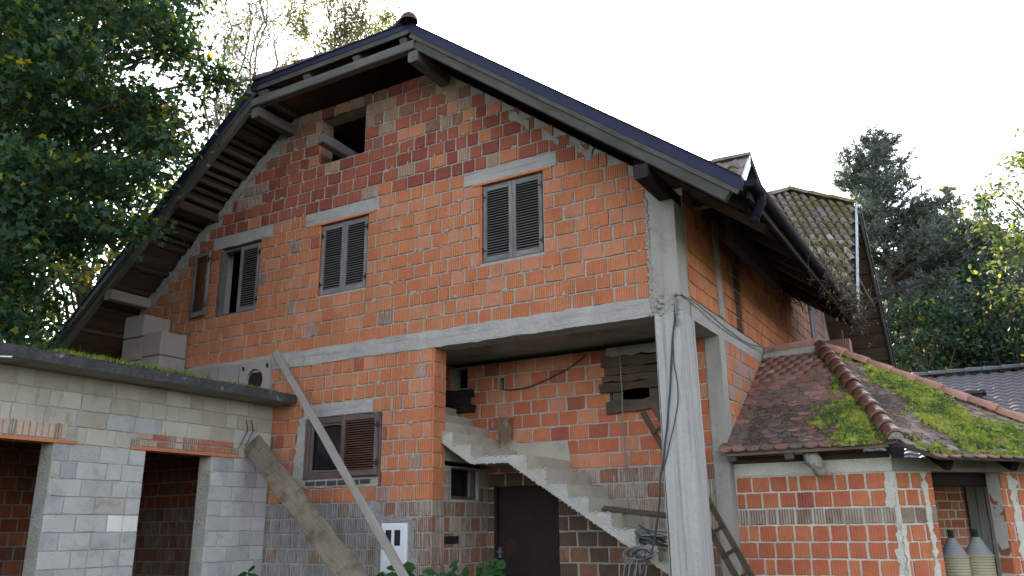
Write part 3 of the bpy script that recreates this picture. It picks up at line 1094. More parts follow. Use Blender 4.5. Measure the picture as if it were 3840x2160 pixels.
for i, (xa, xb) in enumerate(((-11.33, -10.62), (-10.60, -9.97 - .16), (-10.115, -9.42))):
    mb = MB()
    za, zb, ya, yb = 3.52, 4.10 + .03 * (i < 2), -.03, .0
    if i < 2:
        mb.box(xa, xb, ya, .02, za, zb)
        mb.build('flue_block', M['flue'], house)
    else:
        cx, cz, rr_ = -9.75, 3.82, .185
        N = 24
        ring = [(cx + rr_ * math.cos(2 * math.pi * q / N), cz + rr_ * math.sin(2 * math.pi * q / N)) for q in range(N)]
        sq = []
        for q in range(N):
            c, s_ = math.cos(2 * math.pi * q / N), math.sin(2 * math.pi * q / N)
            k_ = 1 / max(abs(c) / (.33), abs(s_) / .30)
            sq.append((cx + c * k_, cz + s_ * k_))
        for q in range(N):
            p = (q + 1) % N
            mb.add([(sq[q][0], -.06, sq[q][1]), (sq[p][0], -.06, sq[p][1]), (ring[p][0], -.06, ring[p][1]), (ring[q][0], -.06, ring[q][1])], [(0, 1, 2, 3)])
            mb.add([(ring[q][0], -.06, ring[q][1]), (ring[p][0], -.06, ring[p][1]), (ring[p][0], .0, ring[p][1]), (ring[q][0], .0, ring[q][1])], [(0, 1, 2, 3)])
            mb.add([(sq[q][0], -.06, sq[q][1]), (sq[q][0], .02, sq[q][1]), (sq[p][0], .02, sq[p][1]), (sq[p][0], -.06, sq[p][1])], [(0, 1, 2, 3)])
        fb = mb.build('flue_block', M['flue'], house)
        mb = MB()
        mb.add([(cx + rr_ * math.cos(2 * math.pi * q / N), -.001, cz + rr_ * math.sin(2 * math.pi * q / N)) for q in range(N)], [tuple(range(N))])
        mb.build('flue_hole', M['rust'], fb)
        for dx in (-.25, .27):
            mb = MB()
            mb.add([(cx + dx - .03, -.063, 4.07), (cx + dx + .03, -.063, 4.05), (cx + dx + .02, -.063, 3.99), (cx + dx - .025, -.063, 4.0)], [(0, 1, 2, 3)])
            mb.build('flue_notch', M['black'], fb)

mb = MB()
mb.box(-7.185, -6.77, -.03, .05, 1.07, 1.69)
meter = mb.build('meter_cabinet', M['white'], house)
mb = MB()
mb.box(-7.165, -6.79, -.042, -.03, 1.09, 1.67)
mb.build('cabinet_door', M['white'], meter)
for xa in (-7.105, -6.958):
    mb = MB()
    mb.box(xa, xa + .095, -.0445, -.042, 1.41, 1.605)
    mb.build('cabinet_window', M['black'], meter)
mb = MB()
mb.tube([(-7.14, -.043, 1.385), (-7.14, -.05, 1.385)], .018, 12)
mb.build('cabinet_lock', M['black'], meter)
mb = MB()
mb.box(-6.42, -6.409, .31, .63, 1.425, 1.52)
mb.build('paint_smudge', M['black'], wall_r)

# ---------------- shutters
def shutter(x0, x1, z0, z1, y, mat_f, mat_s, parent, nsl, hinge=None, angle=0, name='shutter', back=False):
    """one louvred leaf: two stiles, two rails, slats; origin at hinge for opened leaves"""
    e = MB()
    fw = .055
    # backing frame part itself: the two rails
    e.box(x0 + fw, x1 - fw, y, y + .03, z0, z0 + .075)
    s_ = e.build(name, mat_f, parent)
    plank('rail', (x0 + fw, y + .015, z1 - .035), (x1 - fw, y + .015, z1 - .035), .07, .03, mat_f, s_, (0, -1, 0), .001)
    for xa in (x0, x1 - fw):
        plank('stile', (xa + fw / 2, y + .014, z0 - .004), (xa + fw / 2, y + .014, z1 + .004), fw, .036, mat_f, s_, (0, -1, 0), .0015)
    zz0, zz1 = z0 + .08, z1 - .075
    p = (zz1 - zz0) / nsl
    mbx = MB()
    L_ = (x1 - x0 - 2 * fw) / 2 + .004
    mbx.add([(-L_, -.016, -p * .38), (L_, -.016, -p * .38), (L_, .016, p * .16), (-L_, .016, p * .16), (-L_, -.020, -p * .28), (L_, -.020, -p * .28), (L_, .012, p * .26), (-L_, .012, p * .26)],
            [(0, 1, 2, 3)[::-1], (4, 5, 6, 7), (0, 1, 5, 4), (3, 2, 6, 7)[::-1], (1, 2, 6, 5), (0, 4, 7, 3)])
    me = mbx.mesh('slat', mat_s)
    for q in range(nsl):
        o = link('slat', me, s_)
        o.location = ((x0 + x1) / 2, y + .016, zz0 + p * (q + .5) + RND.uniform(-.001, .001))
        o.rotation_euler = (RND.uniform(-.02, .02), RND.uniform(-.003, .003), 0)
    for zc in (z0 + .16, z1 - .16):
        hb = MB()
        xa = x0 if hinge == 'l' else x1
        hb.box(xa - .012, xa + .012, y - .014, y - .004, zc - .045, zc + .045)
        hb.box(xa - .05, xa + .05, y - .009, y - .003, zc - .012, zc + .012)
        hb.build('hinge', M['black'], s_)
    if hinge and angle:
        hx = x0 if hinge == 'l' else x1
        s_.matrix_basis = Matrix.Translation((hx, y + .015, 0)) @ Matrix.Rotation(angle, 4, 'Z') @ Matrix.Translation((-hx, -y - .015, 0))
    return s_


def window_frame(x0, x1, z0, z1, y, mat, parent, fw=.06, name='window_frame'):
    e = MB()
    e.box(x0, x1, y, y + .07, z0, z0 + fw)
    fr = e.build(name, mat, parent)
    for a, b_ in (((x0, z1 - fw / 2), (x1, z1 - fw / 2)), ((x0 + fw / 2, z0 + fw), (x0 + fw / 2, z1 - fw)), ((x1 - fw / 2, z0 + fw), (x1 - fw / 2, z1 - fw))):
        plank('frame', (a[0], y + .035, a[1]), (b_[0], y + .035, b_[1]), fw, .07, mat, fr, (0, -1, 0), .001)
    return fr


for i, (x0, x1, z0, z1) in enumerate(WIN):
    window_frame(x0 + .01, x1 - .01, z0, z1 - .03, .06, M['w_shut'] if i else M['w_grey'], house, .045)
    xm = (x0 + x1) / 2
    if i:
        shutter(x0 + .025, xm, z0 + .015, z1 - .06, .03, M['w_shut'], M['w_slat'], house, 25, 'l')
        shutter(xm + .002, x1 - .025, z0 + .015, z1 - .06, .03, M['w_shut'], M['w_slat'], house, 25, 'r')
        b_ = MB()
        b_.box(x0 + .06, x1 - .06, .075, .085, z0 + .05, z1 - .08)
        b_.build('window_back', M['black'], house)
    else:
        shutter(xm + .01, x1 - .02, z0 + .015, z1 - .06, .02, M['w_shut'], M['w_slat'], house, 25, 'r')
        # left leaf swung open against the wall
        shutter(x0 - .565, x0 - .135, z0 + .05, z1 - .03, -.10, M['w_shut'], M['w_board'], house, 25, 'r', math.radians(-7))
        b_ = MB()
        b_.box(x0 + .03, x0 + .08, .0, .06, z0 + .02, z1 - .06)
        b_.build('window_post', M['w_grey'], house)
# ground floor window: left half glazed, right half shuttered
x0, x1, z0, z1 = W4
wfm = window_frame(x0 + .01, x1 + .0, z0 + .01, z1 - .015, -.02, M['w_frameb'], house, .085, 'window')
plank('frame', (-7.935, .0, z0 + .08), (-7.935, .0, z1 - .09), .07, .06, M['w_frameb'], wfm, (0, -1, 0))
plank('frame', (-8.535, .012, z0 + .10), (-8.535, .012, z1 - .10), .035, .03, M['w_batten'], wfm, (0, -1, 0))
plank('frame', (-8.53, .012, z0 + .115), (-7.97, .012, z0 + .115), .03, .03, M['w_batten'], wfm, (0, -1, 0))
plank('frame', (-8.53, .012, z1 - .115), (-7.97, .012, z1 - .115), .03, .03, M['w_batten'], wfm, (0, -1, 0))
b_ = MB()
b_.box(-8.56, -7.3, .05, .055, z0 + .05, z1 - .05)
b_.build('pane', M['glass'], wfm)
shutter(-7.925, x1 - .02, z0 + .03, z1 - .02, -.058, M['w_frameb'], M['w_slatb'], house, 21, 'r')

# timber sticking out of the attic opening
plank('post', (-8.37, -.35, 7.42), (-8.17, .9, 7.22), .16, .16, M['w_grey'], house, (0, 0, 1), .004)

# ---------------- roof
YE = 14.0


def roof_pt(x, y, dz=0):
    return V(x, y, roof_top(x) - dz)


XE_R, XE_L = -1.90, -14.15
XM = (XA + XC) / 2
ZR = ZT + SR * (XC - XM)
ZRL = ZT + SL * (XM - XA)
ZR = (ZR + ZRL) / 2
HY = FO + (ZR - ZT) / .78
mb = MB()
th = .05


def slab(mb, pts, thick, m=0):
    p = [Vector(q) for q in pts]
    n_v = (p[1] - p[0]).cross(p[2] - p[0]).normalized()
    if n_v.z < 0:
        n_v = -n_v
    mb.prism(p, -n_v * thick, m)


mb2 = MB()
slab(mb2, [(XC, FO, ZT - .03), (XE_R, FO, roof_top(XE_R) - .03), (XE_R, 6.3, roof_top(XE_R) - .03), (-3.4, 6.3, roof_top(-3.4) - .03), (-3.4, YE, roof_top(-3.4) - .03), (XM, YE, ZR - .03), (XM, HY, ZR - .03)], th)
slab(mb2, [(XA, FO, ZT - .03), (XE_L, FO, roof_top(XE_L) - .03), (XE_L, YE, roof_top(XE_L) - .03), (XM, YE, ZR - .03), (XM, HY, ZR - .03)], th)
slab(mb2, [(XA, FO, ZT - .03), (XC, FO, ZT - .03), (XM, HY, ZR - .03)], th)
roof = mb2.build('roof', M['roofmain'], house)
# hip and ridge tiles


def ridge_run(name, p0, p1, r_, mat, parent, step=.34, upn=(0, 0, 1), endcap=True):
    p0, p1 = Vector(p0), Vector(p1)
    L_ = (p1 - p0).length
    nn_ = max(1, int(L_ / step))
    mbx = MB()
    N = 9
    l_ = L_ / nn_ * 1.18
    prof0 = [(math.cos(math.pi * q / (N - 1)), math.sin(math.pi * q / (N - 1))) for q in range(N)]
    for (xx, rr_) in ((-l_ / 2, r_ * 1.08), (-l_ / 2 + .05, r_ * 1.10), (l_ / 2, r_ * .88)):
        mbx.v += [(xx, a * rr_, b_ * rr_) for a, b_ in prof0]
        mbx.v += [(xx, a * (rr_ - .018), b_ * (rr_ - .018)) for a, b_ in prof0]
    for s_ in range(2):
        for q in range(N - 1):
            a = s_ * 2 * N + q
            b_ = (s_ + 1) * 2 * N + q
            mbx.f += [(a, b_, b_ + 1, a + 1), (a + N, a + N + 1, b_ + N + 1, b_ + N)]
            mbx.m += [0, 0]
    for q in range(N - 1):
        mbx.f += [(q, q + 1, q + N + 1, q + N), (4 * N + q, 4 * N + q + N, 4 * N + q + N + 1, 4 * N + q + 1)]
        mbx.m += [0, 0]
    me = mbx.mesh(name, mat, True)
    d = (p1 - p0) / nn_
    outs = []
    for q in range(nn_):
        a = p0 + d * q
        Mx, _ = frame(a, a + d, upn)
        o = link(name, me, parent)
        o.matrix_basis = Matrix.Translation(V(0, 0, RND.uniform(-.004, .006))) @ Mx @ Matrix.Rotation(RND.uniform(-.03, .03), 4, 'X')
        outs.append(o)
    return outs


ridge_run('ridge_tile', (XC + .0, FO - .02, ZT - .01), (XM, HY, ZR), .12, M['ridge_d'], roof)
ridge_run('ridge_tile', (XA, FO - .0, ZT - .01), (XM, HY, ZR), .10, M['ridge_d'], roof)
ridge_run('ridge_tile', (XM, HY, ZR), (XM, YE, ZR), .12, M['ridge'], roof, 1.0)
mb = MB()
for q in range(8):
    pass
N = 12
for i in range(5):
    for j in range(N):
        th_ = math.pi / 2 * i / 4
        ph = 2 * math.pi * j / N
        mb.v.append((XC + .02 + .13 * math.cos(th_) * math.cos(ph), FO - .04 + .13 * math.cos(th_) * math.sin(ph), ZT - .01 + .15 * math.sin(th_)))
for i in range(4):
    for j in range(N):
        mb.f.append((i * N + j, i * N + (j + 1) % N, (i + 1) * N + (j + 1) % N, (i + 1) * N + j))
        mb.m.append(0)
mb.build('ridge_cap', M['ridge_d'], roof, True)

# metal verge, boards, rafters at the front
def along(x, dz, y):
    return (x, y, roof_top(x) - dz)


def rake_strip(mb, xs, d0, d1, y0, y1):
    """strip following the roof edge between vertical drops d0..d1"""
    for a, b_ in zip(xs[:-1], xs[1:]):
        mb.prism([along(a, d1, y0), along(b_, d1, y0), along(b_, d0, y0), along(a, d0, y0)], (0, y1 - y0, 0))


mb = MB()
rake_strip(mb, [XC, -4.9, -3.4, -1.93], -.005, .155, FO - .012, FO + .0)
rake_strip(mb, [XC, -1.93], -.012, .0, FO - .03, FO + .12)
mb.build('verge_flashing', M['anthracite'], house)
mb = MB()
rake_strip(mb, [XA, -11.0, -12.3, -14.15], -.005, .15, FO - .012, FO)
rake_strip(mb, [XA, -14.15], -.012, .0, FO - .03, FO + .12)
mb.build('verge_flashing', M['anthracite'], house)
mb = MB()
mb.box(XA - .02, XC + .01, FO - .014, FO, ZT - .085, ZT + .005)
mb.box(XA - .02, XC + .01, FO - .03, FO + .1, ZT + .005, ZT + .015)
mb.build('eaves_flashing', M['anthracite'], house)


def rk(x, d, y):
    return V(x, y, roof_top(x) - d)


for xa, xb in ((XC + .02, -4.3), (-4.3, -1.98)):
    plank('verge_board', rk(xa, .185, FO + .01), rk(xb, .185, FO + .01), .07, .03, M['w_rake'], house, (0, -1, 0), .002)
plank('rafter', rk(XC + .10, .285, FO + .06), rk(-2.10, .285, FO + .06), .135, .09, M['w_rake'], house, (0, -1, 0), .003, .01)
plank('verge_board', rk(XA - .02, .18, FO + .01), rk(-14.1, .18, FO + .01), .06, .03, M['w_rake'], house, (0, -1, 0), .002)
plank('rafter', rk(XA - .05, .27, FO + .06), rk(-14.05, .27, FO + .06), .13, .09, M['w_grey'], house, (0, -1, 0), .003)
plank('eaves_board', (XA + .03, FO + .012, 8.375), (XC - .01, FO + .012, 8.375), .085, .03, M['w_rake'], house, (0, -1, 0), .002)
plank('tie_beam', (XA - .06, FO + .05, 8.125), (XC + .09, FO + .05, 8.135), .145, .13, M['w_grey'], house, (0, -1, 0), .003)
for xb in (XA + .12, -8.36, -7.37, XC - .14):
    wd = .20 if xb < -9 else .12
    plank('rafter_end', (xb, FO + .05, 8.27), (xb, FO + .3, 8.27 + .17), wd, .10, M['w_grey'], house, (0, -.5, .8), .003)
# purlins and wall plates running out to the overhang
for (xp, zp, sz, mt) in ((XA + .02, 7.96, .17, 'w_grey'), (XC + .06, 7.96, .17, 'w_grey'), (-12.62, 5.46, .18, 'w_plank'), (-3.05, 5.44, .17, 'w_dark'), (-11.05, 6.75, .15, 'w_brown')):
    plank('purlin', (xp, FO + .02, zp), (xp, 4, zp), sz, sz, M[mt], house, (0, 0, 1), .003)
# sheathing under the left verge: boards and paler battens
dl = V(1, 0, SL).normalized()
pL = V(XA, 0, ZT)
tot = (XA - XE_L) / dl.x
q = .05
i = 0
while q < tot - .1:
    wd = RND.choice([.15, .17, .19, .2])
    c = pL - dl * (q + wd / 2)
    nrm = V(-dl.z, 0, dl.x)
    base = c - nrm * .13
    late = q > tot * .52
    if late or i % 2 == 0:
        plank('soffit_board', base + V(0, FO + .11, 0), base + V(0, .32, 0), wd - .006, .022, M['w_board' if (not late and i % 4 == 0) else 'w_brown' if RND.random() < .75 else 'w_board'], roof, nrm, .003)
    if i % (3 if late else 1) == 0:
        b2 = c - nrm * .155
        plank('batten', b2 + V(0, FO + .11, 0), b2 + V(0, .3, 0), .06, .025, M['w_batten' if RND.random() < .45 else 'w_board'], roof, nrm, .003)
    q += wd
    i += 1
# dark sheathing elsewhere
mb = MB()
slab(mb, [(XC, FO + .1, ZT - .11), (XE_R - .05, FO + .1, roof_top(XE_R - .05) - .11), (XE_R - .05, 6.2, roof_top(XE_R - .05) - .11), (XC, 6.2, ZT - .11)], .025)
slab(mb, [(XA, FO + .1, ZT - .09), (XE_L + .05, FO + .1, roof_top(XE_L + .05) - .09), (XE_L + .05, 12, roof_top(XE_L + .05) - .09), (XA, 12, ZT - .09)], .025)
slab(mb, [(XA + .05, FO + .1, ZT - .06), (XC - .05, FO + .1, ZT - .06), (XM, HY - .1, ZR - .2)], .02)
mb.build('sheathing', M['w_dark'], roof)
for i in range(8):
    y = -.35 + i * .85
    plank('rafter', rk(-3.6, .22, y), rk(XE_R - .12, .22, y), .14, .10, M['w_brown' if i in (1, 4) else 'w_dark'], house, (0, 0, 1), .004)
for i in range(3):
    plank('soffit_board', rk(-2.55 + i * .22, .16, -.4), rk(-2.55 + i * .22, .16, 6.1), .18, .02, M['w_dark'], house, V(SR, 0, 1), .003)

# gutter on the right eave, with end stop and outlet
mb = MB()
GX, GZ, GR = -1.85, roof_top(XE_R) - .02, .072
N = 10
ys = [FO - .0, 1.5, 3.5, 6.3]
for y in ys:
    sag = 0 if y < 1 else -.01
    mb.v += [(GX + GR * math.cos(math.pi + math.pi * q / (N - 1)), y, GZ + sag + GR * math.sin(math.pi + math.pi * q / (N - 1))) for q in range(N)]
    mb.v += [(GX + (GR - .006) * math.cos(math.pi + math.pi * q / (N - 1)), y, GZ + sag + (GR - .006) * math.sin(math.pi + math.pi * q / (N - 1))) for q in range(N)]
for i in range(len(ys) - 1):
    for q in range(N - 1):
        a, b_ = i * 2 * N + q, (i + 1) * 2 * N + q
        mb.f += [(a, a + 1, b_ + 1, b_), (a + N, b_ + N, b_ + N + 1, a + N + 1)]
        mb.m += [0, 0]
mb.add([(GX + GR * math.cos(math.pi + math.pi * q / (N - 1)), FO - .004, GZ + GR * math.sin(math.pi + math.pi * q / (N - 1))) for q in range(N)], [tuple(range(N))])
gut_mb = mb
mb = MB()
mb.prism([(XE_R - .02, 6.28, roof_top(XE_R) - .16), (-3.4, 6.28, roof_top(-3.4) - .26), (-3.4, 6.28, roof_top(-3.4) - .05), (XE_R - .02, 6.28, roof_top(XE_R) - .05)], (0, .03, 0))
mb.build('end_board', M['w_dark'], house)
mb = gut_mb
gut = mb.build('gutter', M['gutter'], house, False)
mb = MB()
mb.tube([(GX, -.42, GZ - .02), (GX - .0, -.42, GZ - .12), (GX - .05, -.40, GZ - .22), (GX - .09, -.39, GZ - .30)], [.062, .058, .05, .05], 12)
mb.tube([(GX - .083, -.392, GZ - .265), (GX - .093, -.39, GZ - .32)], .056, 12)
mb.build('outlet', M['gutter'], gut, True)
mb = MB()
mb.box(XE_R - .03, XE_R + .0, FO + .12, 6.25, roof_top(XE_R) - .17, roof_top(XE_R) - .04)
mb.build('fascia', M['w_dark'], house)

# ---------------- dormer behind the verge and the rear wing
dz_, dy_ = 6.455, 1.69
DX, DM = -2.4, -3.75
dorm = MB()
slab(dorm, [(DX, dy_, dz_), (DX, dy_ - .97, dz_ - .97), (DM, dy_ - .97, dz_ - .97), (DM, dy_, dz_)], .05)
dormer = dorm.build('dormer', M['pan1'], house)
dorm = MB()
slab(dorm, [(DX, dy_ + .002, dz_), (DX, dy_ + 1.9, dz_ - .93), (DM, dy_ + 1.9, dz_ - .93), (DM, dy_ + .002, dz_)], .05)
dorm.build('dormer_slope', M['pan1'], dormer)
mb = MB()
mb.prism([(DX - .12, dy_ - .8, 5.0), (DX - .12, dy_ + 1.7, 5.0), (DX - .12, dy_ + 1.7, dz_ - .9), (DX - .12, dy_, dz_ - .08), (DX - .12, dy_ - .8, dz_ - .88)], (-.1, 0, 0))
mb.build('dormer_wall', M['w_dark'], dormer)
mb = MB()
mb.prism([(DX + .015, dy_, dz_ + .03), (DX + .015, dy_ - .97, dz_ - .94), (DX + .015, dy_ - .97, dz_ - 1.10), (DX + .015, dy_, dz_ - .12)], (-.02, 0, 0))
mb.build('dormer_flashing', M['silver'], dormer)
plank('verge_board', (DX + .01, dy_ + .01, dz_ - .06), (DX + .01, dy_ + 1.9, dz_ - .98), .12, .03, M['w_dark'], dormer, (1, 0, 0))


# pantiles: shared meshes
def pantile(i, wd=.30, ln=.40):
    rr = random.Random(i)
    mbx = MB()
    n = 9
    for (v, dz) in ((0, .022), (ln, .0)):
        for q in range(n):
            t = q / (n - 1)
            mbx.v.append(((t - .5) * wd, v, dz + .032 * math.sin(t * 2 * math.pi - .6) + .006 * rr.uniform(-1, 1)))
    for q in range(n):
        t = q / (n - 1)
        mbx.v.append(((t - .5) * wd, 0.004, .004 + .032 * math.sin(t * 2 * math.pi - .6)))
    for q in range(n - 1):
        mbx.f.append((q, q + 1, n + q + 1, n + q))
        mbx.f.append((2 * n + q, 2 * n + q + 1, q + 1, q))
        mbx.m += [0, 0]
    me = mbx.mesh('pantile_%d' % i, None, True)
    return me


PT = [pantile(i) for i in range(4)]


def inpoly(p, poly):
    x, y = p
    c = False
    n = len(poly)
    for i in range(n):
        x1, y1 = poly[i]
        x2, y2 = poly[(i + 1) % n]
        if (y1 > y) != (y2 > y) and x < (x2 - x1) * (y - y1) / (y2 - y1) + x1:
            c = not c
    return c


def tile_plane(meshes, O, U, Vv, poly, du, dv, mats, parent, name, stagger, tilt=0, skip=None, lift=.01, scale=1.0):
    """tiles on the plane O + u*U + v*Vv inside a (u,v) polygon; returns transforms"""
    U, Vv = Vector(U).normalized(), Vector(Vv).normalized()
    Nn = U.cross(Vv).normalized()
    us = [p[0] for p in poly]
    vs = [p[1] for p in poly]
    res = []
    row = 0
    v = min(vs)
    while v < max(vs):
        u = min(us) + (du / 2 if (stagger and row % 2) else 0)
        while u < max(us) + du / 2:
            if inpoly((u, v + dv * .6), poly) and not (skip and skip(u, v)):
                a = RND.uniform(-.02, .02)
                X = U * math.cos(a) + Vv * math.sin(a)
                Y = (Vv * math.cos(a) - U * math.sin(a))
                tl = tilt + RND.uniform(-.015, .015)
                Y2 = (Y * math.cos(tl) - Nn * math.sin(tl)).normalized()
                Z2 = X.cross(Y2)
                p = Vector(O) + U * u + Vv * v + Nn * (lift + RND.uniform(-.003, .004))
                T = Matrix(((X.x, Y2.x, Z2.x, p.x), (X.y, Y2.y, Z2.y, p.y), (X.z, Y2.z, Z2.z, p.z), (0, 0, 0, 1)))
                res.append((T, RND.choice(meshes), mats(u, v)))
            u += du
        v += dv
        row += 1
    return res


def put_tiles(res, name, parent, limit, rest_parent):
    def sc_(it):
        d = it[0].translation - CAM
        z = d.dot(c_f)
        if z < 1 or abs(d.dot(c_r) / z) > .64 or abs(d.dot(c_u) / z) > .37:
            return 1e9
        return d.length
    res.sort(key=sc_)
    rest = MB()
    mats = []
    for i, (T, me, mt) in enumerate(res):
        if i < limit:
            o = bpy.data.objects.new(name, me)
            COL.objects.link(o)
            o.parent = parent
            o.matrix_basis = T
            o.material_slots[0].link = 'OBJECT'
            o.material_slots[0].material = M[mt]
        else:
            if mt not in mats:
                mats.append(mt)
            rest.add([T @ v.co for v in me.vertices], [tuple(p.vertices) for p in me.polygons], mats.index(mt))
    if rest.v:
        o = rest.build(name, [M[k_] for k_ in mats], rest_parent, True)
        o['kind'] = 'stuff'


# dormer tiles
d1 = V(0, 1, 1).normalized()
res = tile_plane(PT, (DM, dy_ - .97, dz_ - .97), (1, 0, 0), d1, [(0, 0), (1.33, 0), (1.33, 1.37), (0, 1.37)], .24, .25, lambda u, v: RND.choice(['pan0', 'pan1', 'pan2']), dormer, 'roof_tile', False, .06)
for it in res:
    it[0].col[0][:3] = (it[0].col[0].xyz * .8)
put_tiles([r_ for r_ in res], 'roof_tile', dormer, 40, dormer)
ridge_run('ridge_tile', (DM, dy_, dz_), (DX - .02, dy_, dz_), .07, M['pan0'], dormer)

# rear wing: bay roof seen above the gutter
az = math.radians(57)
wu = V(math.sin(az), math.cos(az), 0)
wn = V(-wu.y, wu.x, 0)
wv = (wn + V(0, 0, 1.3)).normalized()
P0 = V(-1.8, 5.6, 4.95)
Ptop = V(-1.89, 8.22, 7.87)


def wuv(p):
    d = Vector(p) - P0
    return (d.dot(wu), d.dot(wv))


wpoly = [(-.03, .0), (.0, 0), wuv(Ptop), wuv((-3.06, 7.84, 8.29)), wuv((-3.37, 7.53, 8.17)), (-2.75, 3.45)]
mb = MB()
slab(mb, [P0 + wu * a + wv * b_ for a, b_ in wpoly], .06)
wing = mb.build('wing_roof', M['w_dark'], house)


def wmat(u, v):
    r_ = RND.random()
    if abs(u + 2.0) < .09 and abs(v - 3.55) < .11:
        return 'pan_red'
    return 'pan3' if (r_ < .25 and v < 2.4) else RND.choice(['pan0', 'pan1', 'pan2', 'pan0'])


res = tile_plane(PT, P0, wu, wv, wpoly, .168, .212, wmat, wing, 'roof_tile', False, .06)
for it in res:
    it[0].col[0][:3] = (it[0].col[0].xyz * .58)
    it[0].col[1][:3] = (it[0].col[1].xyz * .8)
    it[0].col[2][:3] = (it[0].col[2].xyz * .85)
put_tiles(res, 'roof_tile', wing, 240, wing)
ridge_run('ridge_tile', (-3.7, 7.35, 8.05), (-3.06, 7.84, 8.31), .10, M['pan1'], wing)
ridge_run('ridge_tile', (-3.06, 7.84, 8.31), (-1.92, 8.2, 7.90), .10, M['pan1'], wing)
# silver verge strip
mb = MB()
mb.prism([P0 + V(.02, 0, .10), Ptop + V(.02, 0, .08), Ptop + V(.055, 0.0, .08), P0 + V(.05, .0, .10)], (0, 0, -.14))
mb.build('verge_flashing', M['silver'], wing)
# far slope of the wing seen from below
FA, FB = V(-1.8, 8.15, 7.75), V(-1.78, 10.65, 4.80)
nb = 11
for i in range(nb):
    a = FA.lerp(FB, (i + .06) / nb)
    b_ = FA.lerp(FB, (i + .94) / nb)
    c = (a + b_) / 2
    plank('soffit_board', c + V(-.06, 0, -.05), c + V(-1.4, 0, -.05), (b_ - a).length, .025, M['w_brown' if i % 3 else 'w_board'], wing, (FB - FA).cross(V(1, 0, 0)), .003)
mb = MB()
slab(mb, [FA + V(0, 0, .04), FB + V(0, 0, .04), FB + V(-1.6, 0, .04), FA + V(-1.6, 0, .04)], .03)
mb.build('wing_slope', M['roofmain'], wing)
plank('verge_board', FA + V(-.02, 0, -.05), FB + V(-.02, 0, -.05), .15, .035, M['w_rake'], wing, (1, 0, 0), .003)
plank('verge_flashing', FA + V(.02, 0.02, .03), FB + V(.02, 0.02, .03), .09, .02, M['anthracite'], wing, (1, 0, 0), .001)
plank('rafter', V(-1.95, 6.9, 6.1), V(-1.95, 9.3, 6.0), .14, .1, M['w_brown'], wing)
plank('post', V(-2.35, 7.2, 3.4), V(-2.35, 7.2, 5.1), .16, .14, M['w_brown'], wing, (0, -1, 0))
plank('pole', V(-2.0, 9.0, 6.03), V(-.85, 10.2, 6.62), .11, .07, M['w_dark'], wing, (0, 0, 1), .006, .02)
mb = MB()
mb.box(XR - .02, -2.15, 7.0, 7.25, 2.5, 4.9)
mb.build('wing_pier', M['b_pink'], house)

HB.flush(wall_f)

# ================================================================== GARAGE (grey blocks, left)
XG = -9.346
garage = thing('garage', 'grey concrete block garage with flat mossy roof slab and two dark doorways', 'garage', (-11, -3, 0))
GB = Bricks(290)
D2 = (-2.08, -1.05, 0, 2.61)
D1 = (-4.6, -3.283, 0, 2.625)
mb = MB()
wall_core(mb, (XG, 0, 0), BY, MX, -5.4, -.002, 0, lambda y: 3.40, [D1, D2], .25, .010)
mb.box(-13.1, -12.85, -5.4, -.002, 0, 3.40)
mb.box(-13.1, XG - .001, -5.65, -5.4, 0, 3.40)
gwall = mb.build('wall', M['mortar'], garage)


def mg(u, z):
    r_ = RND.random()
    if z > 2.61:
        return 'byl%d' % RND.randrange(3) if (r_ < .85 or z > 3) else 'blk0'
    if u > -.9:
        return 'blk0' if r_ < .5 else 'blk2' if r_ < .75 else 'byl1' if r_ < .85 else 'blk1'
    if abs(u + 2.35) < .25 and 1.63 < z < 1.83:
        return 'blk4'
    return 'blk1' if r_ < .4 else 'blk0' if r_ < .75 else 'blk2' if r_ < .93 else 'blk3'


lay(GB, (XG, 0, 0), BY, MX, -5.4, -.01, .02, 17, .1985, lambda u, z: RND.choice([.39, .4, .385, .2]), mg, [D1, D2, (-3.95, -3.1, 2.60, 2.83), (-2.31, -.6, 2.60, 2.83), (-4.7, -3.02, 2.60, 2.82)], gwall, joint=(.006, .012), hj=.008, name='block')
for yj, in ((-1.05,), (-3.283,)):
    pass
# reveals (face -y is hidden, the far reveal faces the camera on the right hand jamb)
NY = V(0, -1, 0)
for (yj, n_) in ((-1.05, 13), (-3.283, 13)):
    for k_ in range(n_):
        zc = .02 + .1985 * (k_ + .5)
        GB.put((XG - .125, yj, zc), V(1, 0, 0), V(0, 1, 0), .24, .189, 'blk2' if k_ % 2 else 'blk3', gwall, 'block')
# lintels: clay tray with solid bricks on top
for (ya, yb, sold) in ((-4.7, -3.02, True), (-2.31, -.60, False)):
    mb = MB()
    y = ya
    L_ = .32
    mb.box(XG - .24, XG + .014, ya, yb, 2.60, 2.635)
    lt = mb.build('lintel', M['clay'], garage)
    if sold:
        y = ya
        while y < yb - .14:
            GB.put((XG + .004, y + .035, 2.735), BY, MX, .058, .175, RND.choice(['b_old1', 'b_old1', 'b_old2', 'b_wash']), lt)
            y += .074
    else:
        for r_ in range(2):
            y = ya + (.06 if r_ else 0)
            while y < yb - .08:
                wd = RND.choice([.24, .23, .12]) if r_ else RND.choice([.12, .11, .13])
                wd = min(wd, yb - y)
                GB.put((XG + .004, y + wd / 2, 2.685 + r_ * .088), BY, MX, wd - .012, .072, RND.choice(['b_old1', 'b_old2', 'b_wash', 'b_old1', 'b_tan']), lt)
                y += wd
GB.flush(gwall, 'block')
